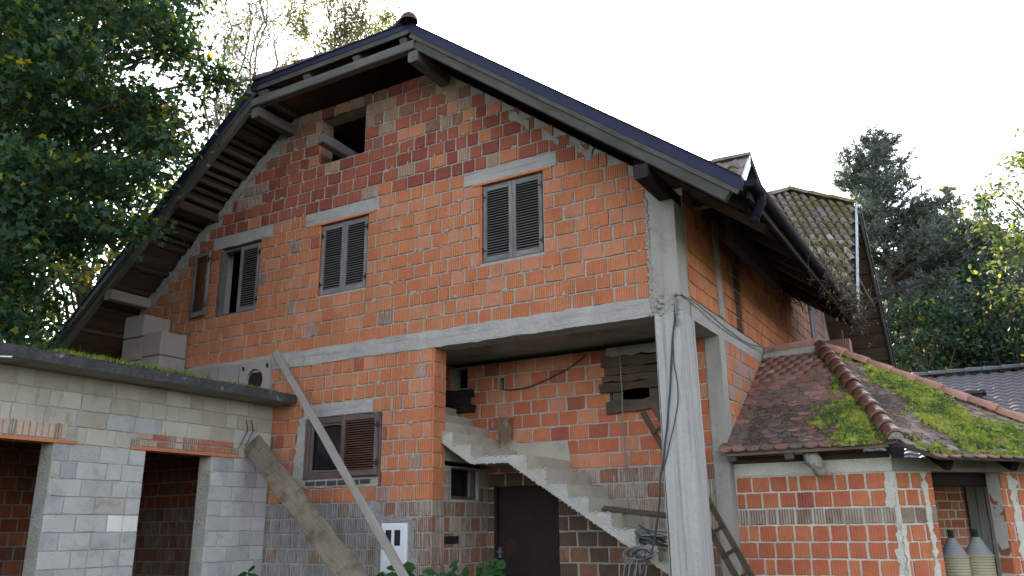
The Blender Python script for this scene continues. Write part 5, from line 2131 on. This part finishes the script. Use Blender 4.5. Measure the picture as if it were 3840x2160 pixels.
# broad-leaved plants at the foot of the wall
def plant(c, n, h, label):
    t = thing('wall_plant', label, 'plant', c, 'green plants at the foot of the wall')
    mb = MB()
    mbl = MB()
    for i in range(n):
        a = RND.uniform(0, 6.28)
        tip = V(c[0] + math.cos(a) * RND.uniform(.1, .45), c[1] + math.sin(a) * RND.uniform(.05, .3), c[2] + h * RND.uniform(.75, 1.05))
        base = V(*c)
        mid = base.lerp(tip, .6) + V(0, 0, h * .12)
        mb.tube([base, mid, tip], [.010, .008, .004], 5)
        for q in range(11):
            f = .55 + .45 * q / 10
            p = base.lerp(mid, f / .6) if f < .6 else mid.lerp(tip, (f - .6) / .4)
            s_ = 1 if q % 2 else -1
            d = (V(math.cos(a + s_ * 1.2), math.sin(a + s_ * 1.2), RND.uniform(-.2, .35))).normalized()
            L_ = RND.uniform(.14, .22)
            sdv = d.cross(V(RND.gauss(0, .5), -.8 + RND.gauss(0, .4), RND.uniform(.2, 1))).normalized() * L_ * .32
            dn = V(0, 0, -1) * L_ * .12
            mbl.add([p, p + d * L_ * .35 + sdv, p + d * L_ * .75 + sdv * .7 + dn * .5, p + d * L_ + dn, p + d * L_ * .75 - sdv * .7 + dn * .5, p + d * L_ * .35 - sdv, p + d * L_ * .55 + V(0, 0, -.008)],
                    [(0, 1, 6), (1, 2, 6), (2, 3, 6), (3, 4, 6), (4, 5, 6), (5, 0, 6)])
    mb.build('stem', M['plant'], t)
    mbl.build('leaf', M['plant'], t)


plant((-6.35, -.75, .0), 9, 1.17, 'leafy plant directly below the white meter cabinet')
plant((-5.75, -.75, .0), 12, 1.17, 'leafy plant left of the dark metal door')
plant((-5.25, -.75, .0), 13, 1.22, 'tallest leafy plant in front of the dark metal door')
plant((-8.45, -.9, .0), 7, 1.08, 'small leafy plant beside the garage corner under the wide plank')

# ================================================================== NEIGHBOUR
nh = thing('neighbour_house', 'neighbour house with blue-grey ribbed tile roof and small chimney behind the shed', 'house', (0, 14, 0))
mb = MB()
rows = 24
R0, R1 = V(0, 15.1, 5.32), V(0, 10.2, 2.9)
xs = np.arange(-2.6, 4.0, .075)
for i in range(rows):
    a = R1.lerp(R0, i / rows)
    b_ = R1.lerp(R0, (i + 1) / rows)
    base = len(mb.v)
    for x in xs:
        wv_ = .022 * math.sin(x / .30 * 2 * math.pi)
        x = float(x)
        sag = -.06 * math.sin((x + 2.6) / 6.6 * math.pi)
        mb.v += [(x, a.y, a.z + .06 + wv_ + sag), (x, b_.y, b_.z + .02 + wv_ + sag), (x, a.y, a.z + .01 + wv_ + sag)]
    for q in range(len(xs) - 1):
        k_ = base + q * 3
        mb.f += [(k_, k_ + 3, k_ + 4, k_ + 1), (k_ + 2, k_ + 5, k_ + 3, k_)]
        mb.m += [0, 0]
mb.build('roof', M['nroof'], nh, False)
mb = MB()
mb.box(-2.5, 3.9, 10.8, 19, 0, 2.9)
mb.prism([(-2.55, 15.1, 5.26), (-2.55, 10.9, 3.1), (-2.55, 20, 2.9)], (6.4, 0, 0))
mb.build('wall', M['mortar_w'], nh)
ridge_run('ridge_tile', (-2.6, 15.1, 5.37), (4, 15.1, 5.33), .10, M['nroof'], nh, .4)
mb = MB()
mb.box(-.66, -.25, 12.9, 13.3, 3.6, 4.5)
mb.box(-.74, -.17, 12.82, 13.38, 4.5, 4.56)
mb.build('chimney', M['conc_slab'], nh)

# ================================================================== TREES
MAPLE = np.array([(0, 0), (.18, .02), (.46, -.12), (.36, .14), (.62, .38), (.26, .42), (.20, .58), (0, .95), (-.20, .58), (-.26, .42), (-.62, .38), (-.36, .14), (-.46, -.12), (-.18, .02)])
OVAL = np.array([(0, -.5), (.26, -.12), (.22, .22), (0, .55), (-.22, .22), (-.26, -.12)])
NEED = np.array([(-.035, 0), (.035, 0), (0, 1.0)])


def leaf_object(name, P, size, shape, mats, probs, parent, rng=NP, up=.55, dirs=None, curl=.25):
    P = np.asarray(P, float)
    n = len(P)
    k_ = len(shape)
    if dirs is None:
        nrm = rng.normal(size=(n, 3)) * (1 - up) + np.array([0, 0, 1]) * up * rng.choice([1, 1, 1, -.3], size=(n, 1))
        nrm /= np.linalg.norm(nrm, axis=1, keepdims=True) + 1e-9
        t = rng.normal(size=(n, 3))
        t -= nrm * (t * nrm).sum(1, keepdims=True)
        t /= np.linalg.norm(t, axis=1, keepdims=True) + 1e-9
    else:
        t = dirs / (np.linalg.norm(dirs, axis=1, keepdims=True) + 1e-9)
        nrm = rng.normal(size=(n, 3))
        nrm -= t * (t * nrm).sum(1, keepdims=True)
        nrm /= np.linalg.norm(nrm, axis=1, keepdims=True) + 1e-9
    b_ = np.cross(nrm, t)
    s_ = size * rng.uniform(.6, 1.25, size=(n, 1))
    verts = np.zeros((n, k_, 3))
    for i, (x, y) in enumerate(shape):
        verts[:, i] = P + b_ * (x * s_) + t * (y * s_) - nrm * (curl * (x * x + (y - .3) ** 2) * s_)
    me = bpy.data.meshes.new(name)
    if k_ == 14:
        tri = [(0, 1, 13), (1, 2, 3), (1, 3, 5), (3, 4, 5), (5, 6, 8), (6, 7, 8), (5, 8, 9), (1, 5, 9), (1, 9, 13), (9, 10, 11), (9, 11, 13), (11, 12, 13)]
    elif k_ == 6:
        tri = [(0, 1, 5), (1, 2, 4), (1, 4, 5), (2, 3, 4)]
    else:
        tri = [(0, 1, 2)]
    tri = np.array(tri)
    m = len(tri)
    idx = (np.arange(n)[:, None, None] * k_ + tri[None]).reshape(-1)
    me.vertices.add(n * k_)
    me.vertices.foreach_set('co', verts.reshape(-1))
    me.loops.add(n * m * 3)
    me.loops.foreach_set('vertex_index', idx.astype(np.int32))
    me.polygons.add(n * m)
    me.polygons.foreach_set('loop_start', np.arange(0, n * m * 3, 3, dtype=np.int32))
    for mt in mats:
        me.materials.append(mt)
    mi = rng.choice(len(mats), size=n, p=np.array(probs) / sum(probs))
    me.polygons.foreach_set('material_index', np.repeat(mi, m).astype(np.int32))
    me.update(calc_edges=True)
    me.validate()
    return link(name, me, parent)


def limb(mb, a, b_, r0, r1, seed, sag=.0, n=5, m=0):
    a, b_ = Vector(a), Vector(b_)
    L_ = (b_ - a).length
    pts = []
    for i in range(n + 1):
        t = i / n
        p = a.lerp(b_, t)
        w_ = math.sin(t * math.pi)
        p += V(noise.noise(V(seed, t * 2, 0)), noise.noise(V(seed, t * 2, 9)), noise.noise(V(seed, t * 2, 17)) + sag) * L_ * .12 * w_
        pts.append(p)
    mb.tube(pts, [r0 + (r1 - r0) * i / n for i in range(n + 1)], 6, m)
    return pts


def pad_points(pads, rad, n, flat=.45, rng=NP):
    out = []
    for p in pads:
        k_ = int(n * rng.uniform(.6, 1.3))
        r_ = p[3] if len(p) > 3 else rad * rng.uniform(.7, 1.25)
        if len(p) > 3:
            k_ = int(k_ * (r_ / rad) ** 1.6)
        q = rng.normal(size=(k_, 3)) * np.array([r_, r_, r_ * flat]) * .55
        # droop outwards
        q[:, 2] -= (q[:, 0] ** 2 + q[:, 1] ** 2) * .25
        out.append(np.array(p[:3]) + q)
    return np.concatenate(out)


def broadleaf(name, label, base, trunk_h, pads, rad, n, size, mats, probs, shape=OVAL, group=None, tr=.22, bark='bark', flat=.5, up=.5):
    t = thing(name, label, 'tree', base, group)
    mb = MB()
    b_ = Vector(base)
    topz = V(b_.x, b_.y, b_.z + trunk_h)
    limb(mb, b_, topz, tr, tr * .6, base[0], n=6)
    for i, p in enumerate(pads):
        h = max(.25, min(1.0, (p[2] - b_.z) / trunk_h * .72))
        limb(mb, b_.lerp(topz, h), p[:3], tr * .30, .012, i * 1.7 + base[0], .1)
    mb.build('trunk', M[bark], t)
    leaf_object('crown', pad_points(pads, rad, n, flat), size, shape, [M[m_] for m_ in mats], probs, t, up=up)
    return t


def crown_pads(c, r_, n, rng, shell=.45):
    out = []
    while len(out) < n:
        q = rng.normal(size=3)
        q /= np.linalg.norm(q)
        k_ = shell + (1 - shell) * rng.random() ** .6
        p = np.array(c) + q * np.array(r_) * k_
        out.append(tuple(p))
    return out


PADS = [(-12.8,-2.3,4.8,0.6),(-10.8,-4.4,7.7,0.4),(-11.1,-1.7,7.8,0.6),(-14.4,-3.2,9.5,0.6),(-14.2,-1.7,11.5,0.6),(-13.0,-3.2,6.7,0.6),(-12.4,-2.2,6.4,0.6),(-10.2,-2.4,5.7,0.4),(-14.3,-2.4,6.8,0.4),(-11.9,-4.1,7.7,0.6),(-11.6,-3.4,7.5,0.6),(-13.7,-2.8,7.6,0.6),(-9.3,-3.3,5.3,0.4),(-12.8,-4.0,9.3,0.6),(-9.8,-4.0,4.0,0.6),(-10.2,-4.3,5.8,0.6),(-11.3,-2.3,6.0,0.4),(-10.2,-3.5,7.4,0.6),(-12.7,-2.1,10.7,0.4),(-11.1,-2.3,10.6,0.6),(-12.0,-3.2,4.5,0.4),(-11.2,-1.6,9.8,0.6),(-14.4,-2.2,9.8,0.6),(-10.4,-2.9,6.7,0.4),(-11.7,-3.6,5.6,0.6),(-11.0,-3.7,4.9,0.6),(-13.1,-1.9,9.1,0.4),(-11.0,-3.4,8.1,0.6),(-10.8,-2.8,9.5,0.4),(-11.8,-3.7,8.4,0.6),(-10.0,-2.1,9.8,0.6),(-9.7,-4.2,4.9,0.6),(-11.5,-1.7,6.1,0.4),(-11.6,-1.6,8.3,0.4),(-11.7,-2.2,8.4,0.4),(-9.9,-3.7,5.5,0.6),(-11.6,-1.6,10.8,0.6),(-10.5,-2.2,6.3,0.4),(-11.1,-3.7,5.6,0.4),(-10.8,-4.5,8.9,0.4),(-12.1,-3.6,10.1,0.6),(-11.4,-3.2,6.9,0.4),(-13.0,-3.2,8.2,0.4),(-11.8,-2.2,6.9,0.6),(-9.6,-3.3,6.1,0.4),(-14.1,-2.7,10.5,0.4),(-12.2,-2.4,7.4,0.4),(-9.6,-2.5,7.2,0.4),(-11.2,-2.4,6.9,0.4),(-9.3,-2.7,9.6,0.6),(-11.5,-4.4,8.7,0.6),(-11.4,-4.0,7.0,0.6),(-13.7,-2.1,11.3,0.4),(-12.5,-2.9,9.9,0.4),(-13.5,-3.0,6.3,0.4),(-13.0,-3.3,8.9,0.4),(-10.4,-4.8,7.2,0.4),(-14.7,-2.7,7.5,0.4),(-14.1,-2.8,8.7,0.6),(-10.2,-2.7,7.6,0.6),(-9.6,-3.9,7.5,0.6),(-12.2,-3.5,6.1,0.6),(-13.5,-3.6,10.1,0.6),(-13.5,-1.6,10.3,0.4),(-13.7,-2.0,12.1,0.6),(-11.1,-3.9,9.3,0.6),(-14.3,-3.1,11.0,0.4),(-9.6,-3.0,8.8,0.4),(-10.8,-2.0,9.3,0.6),(-12.4,-3.7,7.3,0.4),(-12.4,-3.9,8.1,0.6),(-10.4,-4.3,8.3,0.6),(-10.5,-4.2,4.1,0.6),(-10.4,-3.2,9.2,0.4),(-13.7,-2.1,4.9,0.6),(-9.6,-3.3,8.1,0.6),(-11.5,-3.1,6.2,0.4),(-13.4,-2.5,5.5,0.6),(-12.4,-2.9,5.8,0.6),(-9.5,-4.1,7.0,0.4),(-13.5,-3.8,10.7,0.4),(-13.4,-2.7,10.3,0.4),(-10.7,-3.0,5.6,0.6),(-12.7,-2.8,10.5,0.4),(-11.1,-2.4,7.9,0.4),(-14.6,-2.4,11.9,0.4),(-10.4,-2.6,8.4,0.4),(-12.9,-2.8,7.7,0.4),(-14.1,-2.1,5.6,0.6),(-12.2,-2.3,11.1,0.4),(-13.9,-2.7,5.2,0.4),(-12.7,-3.2,4.9,0.4),(-10.2,-2.3,9.1,0.6),(-11.9,-2.3,10.0,0.6),(-13.6,-2.0,7.6,0.6),(-10.1,-3.9,8.2,0.4),(-12.3,-3.2,8.7,0.6),(-10.6,-3.6,6.3,0.6),(-13.2,-2.1,6.4,0.6),(-13.5,-3.1,8.5,0.4),(-11.6,-3.0,10.5,0.6),(-14.3,-2.0,8.1,0.6),(-13.9,-1.8,8.8,0.6),(-12.8,-3.9,10.1,0.6),(-9.9,-3.3,6.8,0.4),(-13.4,-3.1,11.0,0.6),(-11.1,-2.8,8.5,0.6),(-11.9,-4.3,9.7,0.4),(-11.9,-3.1,5.2,0.4),(-13.2,-2.1,8.3,0.6),(-13.0,-1.9,9.9,0.4),(-13.1,-1.6,11.6,0.6),(-12.3,-2.6,8.2,0.4),(-13.3,-2.9,4.6,0.6),(-9.0,-3.0,8.4,0.6),(-14.2,-1.6,5.1,0.6),(-12.7,-1.8,8.1,0.4),(-9.7,-4.2,8.8,0.6),(-11.9,-1.5,7.0,0.6),(-12.5,-2.2,9.1,0.6),(-11.7,-4.0,6.3,0.4),(-11.4,-2.7,9.8,0.4),(-14.2,-1.9,10.7,0.4),(-10.4,-1.6,10.8,0.4),(-9.3,-2.4,8.2,0.4),(-9.5,-4.0,5.9,0.4),(-10.4,-1.7,7.8,0.6),(-12.1,-2.2,5.0,0.4),(-10.4,-2.1,7.2,0.6),(-13.4,-1.5,9.5,0.4),(-9.7,-4.7,7.8,0.6),(-13.7,-1.5,11.0,0.4),(-9.7,-4.7,5.5,0.6),(-8.9,-3.0,6.0,0.4),(-13.1,-1.7,5.3,0.4),(-10.1,-3.6,4.6,0.4),(-10.4,-4.2,4.9,0.6),(-11.0,-4.3,6.1,0.6),(-10.4,-3.2,8.0,0.4),(-12.1,-3.6,9.4,0.4),(-12.8,-2.1,11.4,0.4),(-12.2,-3.1,6.6,0.4),(-9.8,-3.6,9.2,0.4),(-10.1,-3.9,6.9,0.4),(-10.9,-3.3,4.2,0.4),(-12.5,-1.5,6.7,0.4),(-9.1,-2.6,6.6,0.4),(-9.7,-4.7,4.5,0.6),(-10.9,-3.2,10.0,0.4),(-14.3,-2.2,7.4,0.4),(-10.6,-2.3,10.1,0.4),(-8.6,-2.6,9.2,0.4),(-9.4,-2.6,5.5,0.4),(-8.8,-2.1,7.7,0.4),(-12.8,-3.8,8.6,0.4),(-14.3,-1.7,12.4,0.4),(-11.5,-3.1,8.8,0.4),(-10.0,-3.1,5.2,0.4),(-9.1,-3.0,7.1,0.4),(-14.8,-2.7,8.8,0.4),(-13.3,-2.7,7.1,0.6),(-11.2,-1.6,7.1,0.4),(-13.7,-2.3,6.8,0.4),(-9.8,-2.1,8.5,0.4),(-13.6,-3.1,9.5,0.4)]
broadleaf('maple_tree', 'big dark green maple overhanging the left roof edge and garage', (-16.0, -4.6, 0), 9, PADS, .62, 620, .088, ['lf_dk', 'lf_md', 'lf_lt', 'lf_ye', 'lf_or'], [.56, .33, .09, .012, .004], MAPLE, None, .28, 'bark', .45, .5)
rg = np.random.default_rng(9)
for i, (bx, by, hz, rr_, mt) in enumerate([(-18.6, 2.6, 7.0, 3.3, 0), (-24, -1.5, 8, 5, 1), (-27, 6, 10, 5.5, 0), (-20, 9.0, 9.5, 3.6, 1), (-31, 0, 9, 6, 1)]):
    lab = ['leafy tree with yellowing leaves just behind the maple', 'tree standing left behind the maple, mostly hidden', 'tall tree deep behind the left roof edge', 'rounded tree behind the house at the left roof slope', 'farthest tree behind the maple at the left picture edge'][i]
    broadleaf('forest_tree', lab, (bx, by, 0), hz, crown_pads((bx, by, hz + .5), (rr_, rr_, hz * .62), 70, rg), .95, 110, .20, ['lf_md', 'lf_lt', 'lf_ye', 'lf_dk'], [.40, .26, .05, .29] if mt == 0 else [.4, .17, .03, .4], OVAL, 'trees behind the maple')


broadleaf('filler', 'added dark shrub behind the garage slab under the low roof end', (-14.9, 1.2, 0), 3.6, crown_pads((-14.9, 1.0, 4.0), (1.5, 1.5, 1.25), 60, rg, .2), .45, 120, .10, ['lf_sh', 'lf_dk'], [.75, .25], OVAL, None, .08)  # leaf mass added to darken the gap below the roof end


# bare trees behind the roof: slender stems, side branches, fine twigs
def bare_tree(name, label, base, z0, stems, seed, leafy=0.0, group=None):
    rr = random.Random(seed)
    t = thing(name, label, 'tree', base, group)
    mb = MB()
    P = []
    b_ = Vector(base)
    fork = b_ + V(0, 0, z0)
    mb.tube([b_, b_.lerp(fork, .5) + V(.1, 0, 0), fork], [.22, .17, .14], 7)

    def twig(p, d, L_, r_, lev):
        pts = [p]
        n = 4
        for i in range(n):
            d = (d + V(rr.gauss(0, .17), rr.gauss(0, .17), rr.gauss(.05, .12))).normalized()
            p = p + d * L_ / n
            pts.append(p)
        mb.tube(pts, [max(.004, r_ * (1 - .75 * i / n)) for i in range(n + 1)], 4 if lev < 2 else 3, 0, False)
        if rr.random() < leafy:
            for q in range(rr.randint(3, 9)):
                c = pts[rr.randint(1, n)]
                P.append((c.x + rr.gauss(0, .16), c.y + rr.gauss(0, .16), c.z + rr.gauss(0, .16)))
        if lev >= 3:
            return
        nn_ = [0, 9, 5, 0][lev] if lev < 3 else 0
        for i in range(nn_):
            f = rr.uniform(.2, 1)
            k_ = min(n - 1, int(f * n))
            q = pts[k_].lerp(pts[k_ + 1], f * n - k_)
            dd = (pts[k_ + 1] - pts[k_]).normalized()
            sd_ = V(rr.gauss(0, 1), rr.gauss(0, 1), rr.gauss(.2, .6)).normalized()
            twig(q, (dd * .75 + sd_ * .75).normalized(), L_ * rr.uniform(.35, .6) * (1.15 - .5 * f), r_ * .5 * (1.1 - .5 * f), lev + 1)
    for (tx, ty, tz) in stems:
        e = Vector((tx, ty, tz))
        n = 12
        pts = []
        for i in range(n + 1):
            f = i / n
            p = fork.lerp(e, f)
            w_ = .55 * min(1, f * 3)
            p += V(noise.noise(V(tx * 3, f * 7, 1)), noise.noise(V(ty * 3, f * 7, 4)), 0) * w_
            pts.append(p)
        mb.tube(pts, [.055 * (1 - .85 * i / n) + .006 for i in range(n + 1)], 5)
        for i in range(3, n + 1):
            for q in range(3):
                d = (pts[i] - pts[i - 1]).normalized()
                sd_ = V(rr.gauss(0, 1), rr.gauss(0, 1), rr.gauss(.1, .4)).normalized()
                twig(pts[i], (d * .7 + sd_ * .8).normalized(), rr.uniform(1.2, 2.6) * (1.2 - .6 * i / n), .03 * (1.15 - .7 * i / n), 1)
    mb.build('trunk', M['bark_l'], t)
    if P:
        leaf_object('crown', P, .12, OVAL, [M['lf_olive'], M['lf_lt'], M['larch']], [.65, .15, .2], t)
    return t


bare_tree('bare_tree', 'almost leafless tree rising behind the left end of the ridge', (-20.6, 8.0, 0), 9.5, [(-21.6, 6.9, 19.5), (-20.9, 7.3, 21.0), (-20.2, 7.8, 20.8), (-19.6, 8.3, 21.5), (-19.0, 8.9, 20.5), (-20.4, 8.8, 21.0)], 3, .05)
bare_tree('bare_tree', 'taller bare tree behind the half-hip, with sparse olive leaves', (-18.6, 10.2, 0), 10, [(-19.1, 9.2, 21.0), (-18.4, 9.6, 21.8), (-17.8, 10.1, 21.6), (-17.2, 10.5, 20.0), (-18.2, 10.6, 21.5), (-17.0, 10.9, 18.8)], 8, .2)
broadleaf('distant_tree', 'small green treetop peeking over the roof ridge', (-22.0, 17.2, 0), 22.0, crown_pads((-21.9, 17.1, 23.7), (.7, .7, 1.2), 18, rg, .2), .40, 70, .13, ['lf_olive', 'larch', 'lf_md'], [.4, .3, .3], OVAL, None, .10)


# conifers
def conifer(name, label, base, h, rmax, zlow, mats, probs, seed, nl=.18, whorl=.55, per=7, dens=1.0, droop=-.1, profile=.8, group=None, rounded=False, tuft=True):
    rr = random.Random(seed)
    rng = np.random.default_rng(seed)
    t = thing(name, label, 'tree', base, group)
    mb = MB()
    b_ = Vector(base)
    mb.tube([b_, b_ + V(.05, 0, h * .5), b_ + V(0, 0, h)], [h * .014, h * .009, .02], 7)
    P, D = [], []
    z = zlow
    while z < h - .1:
        f = (h - z) / (h - zlow)
        if rounded:
            L_ = rmax * min(1, (f * 1.35) ** .52) * rr.uniform(.75, 1.12)
        else:
            L_ = rmax * f ** profile * rr.uniform(.8, 1.12)
        for k_ in range(per):
            a = rr.uniform(0, 6.283)
            l_ = L_ * rr.uniform(.65, 1.1)
            d = V(math.cos(a), math.sin(a), droop + (.55 if f < .25 else .12) * rr.uniform(.2, 1.0))
            s_ = b_ + V(0, 0, z + rr.uniform(-.2, .2))
            e = s_ + d * l_ + V(0, 0, l_ * .18)
            mb.tube([s_, s_.lerp(e, .55) + V(0, 0, -.05 * l_), e], [.03 + .012 * l_, .018, .006], 4)
            nt_ = max(4, int(l_ * 11 * dens))
            for q in range(nt_):
                g_ = .25 + .75 * (q + rr.random()) / nt_
                side = V(rr.gauss(0, 1), rr.gauss(0, 1), rr.gauss(.25, .5)).normalized()
                tl = l_ * .22 * (1.15 - g_) + .12
                tp = s_.lerp(e, g_) + side * tl * rr.uniform(.2, 1.0)
                ax = (d * .7 + side + V(0, 0, .35 if tuft else -.1)).normalized()
                for w_ in range(3):
                    c = tp + ax * .10 * w_
                    for v_ in range(7):
                        P.append((c.x, c.y, c.z))
                        D.append(tuple(ax * .75 + V(rr.gauss(0, .6), rr.gauss(0, .6), rr.gauss(0, .6))))
        z += whorl * rr.uniform(.8, 1.2)
    mb.build('trunk', M['bark'], t)
    leaf_object('crown', np.array(P), nl, np.array([(-.10, 0), (.10, 0), (0, 1.0)]), [M[m_] for m_ in mats], probs, t, dirs=np.array(D), curl=.1, rng=rng)
    return t


conifer('pine_tree', 'tall blue-green pine with rounded top behind the rear wing', (-2.6, 22.0, 0), 15.5, 3.4, 3.5, ['needle', 'needle2', 'needle_y'], [.72, .16, .12], 21, .20, .40, 9, 1.3, .05, .8, 'conifers at the right', True)
conifer('pine_tree', 'darker lower pine right of the tall pine', (-1.1, 24.5, 0), 13.0, 2.9, 2.5, ['needle', 'needle2', 'needle_y'], [.35, .45, .20], 22, .20, .45, 8, 1.1, .0, .8, 'conifers at the right', True)
conifer('pine_tree', 'broad hazy pine filling the gap right of the tall pine', (.3, 22.4, 0), 11.4, 2.6, 2.0, ['needle', 'needle2', 'needle_y'], [.6, .25, .15], 27, .20, .42, 9, 1.2, .0, .8, 'conifers at the right', True)
conifer('larch_tree', 'slender pale green larch behind the pines', (-.5, 37.0, 0), 18.8, 3.0, 4, ['larch', 'lf_olive'], [.75, .25], 23, .22, .6, 7, .9, -.15, .75, 'conifers at the right')
conifer('spruce_tree', 'small distant spruce tip between larch and bright tree', (1.0, 42, 0), 19.5, 2.8, 8, ['needle2', 'needle'], [.7, .3], 24, .24, .6, 7, .9, -.2, .8, 'conifers at the right')
conifer('spruce_tree', 'dark spruce standing at the right of the pines', (1.9, 30, 0), 13.6, 3.0, 2, ['needle2', 'needle', 'lf_dk'], [.6, .2, .2], 25, .22, .5, 8, 1.0, -.15, .8, 'conifers at the right')
broadleaf('bright_tree', 'sunlit yellow-green tree at the right picture edge', (2.1, 14.0, 0), 9.5, crown_pads((2.1, 14.0, 8.4), (1.8, 1.8, 3.5), 80, rg), .55, 110, .12, ['lf_hz', 'lf_md', 'lf_ye', 'lf_lt'], [.55, .28, .03, .14], OVAL, None, .14)
for i, (bx, by, cz, rx, rz, n_p) in enumerate([(-1.7, 18.0, 5.6, 1.6, 2.6, 46), (.6, 18.8, 5.4, 1.7, 2.9, 50), (-.4, 20.5, 6.6, 1.6, 3.0, 44), (2.4, 19.5, 5.6, 1.8, 3.0, 46)]):
    lab = ['dark green bushy tree directly behind the wing verge', 'dark green bushy tree above the neighbour roof', 'taller dark green tree between the pines and the neighbour roof', 'dark green tree behind the neighbour roof at the right edge'][i]
    broadleaf('dark_tree', lab, (bx, by, 0), cz, crown_pads((bx, by, cz), (rx, rx, rz), n_p, rg), .65, 120, .15, ['lf_sh', 'lf_dk', 'lf_olive', 'lf_lt'], [.60, .28, .06, .06], OVAL, 'dark trees behind the neighbour roof', .12)
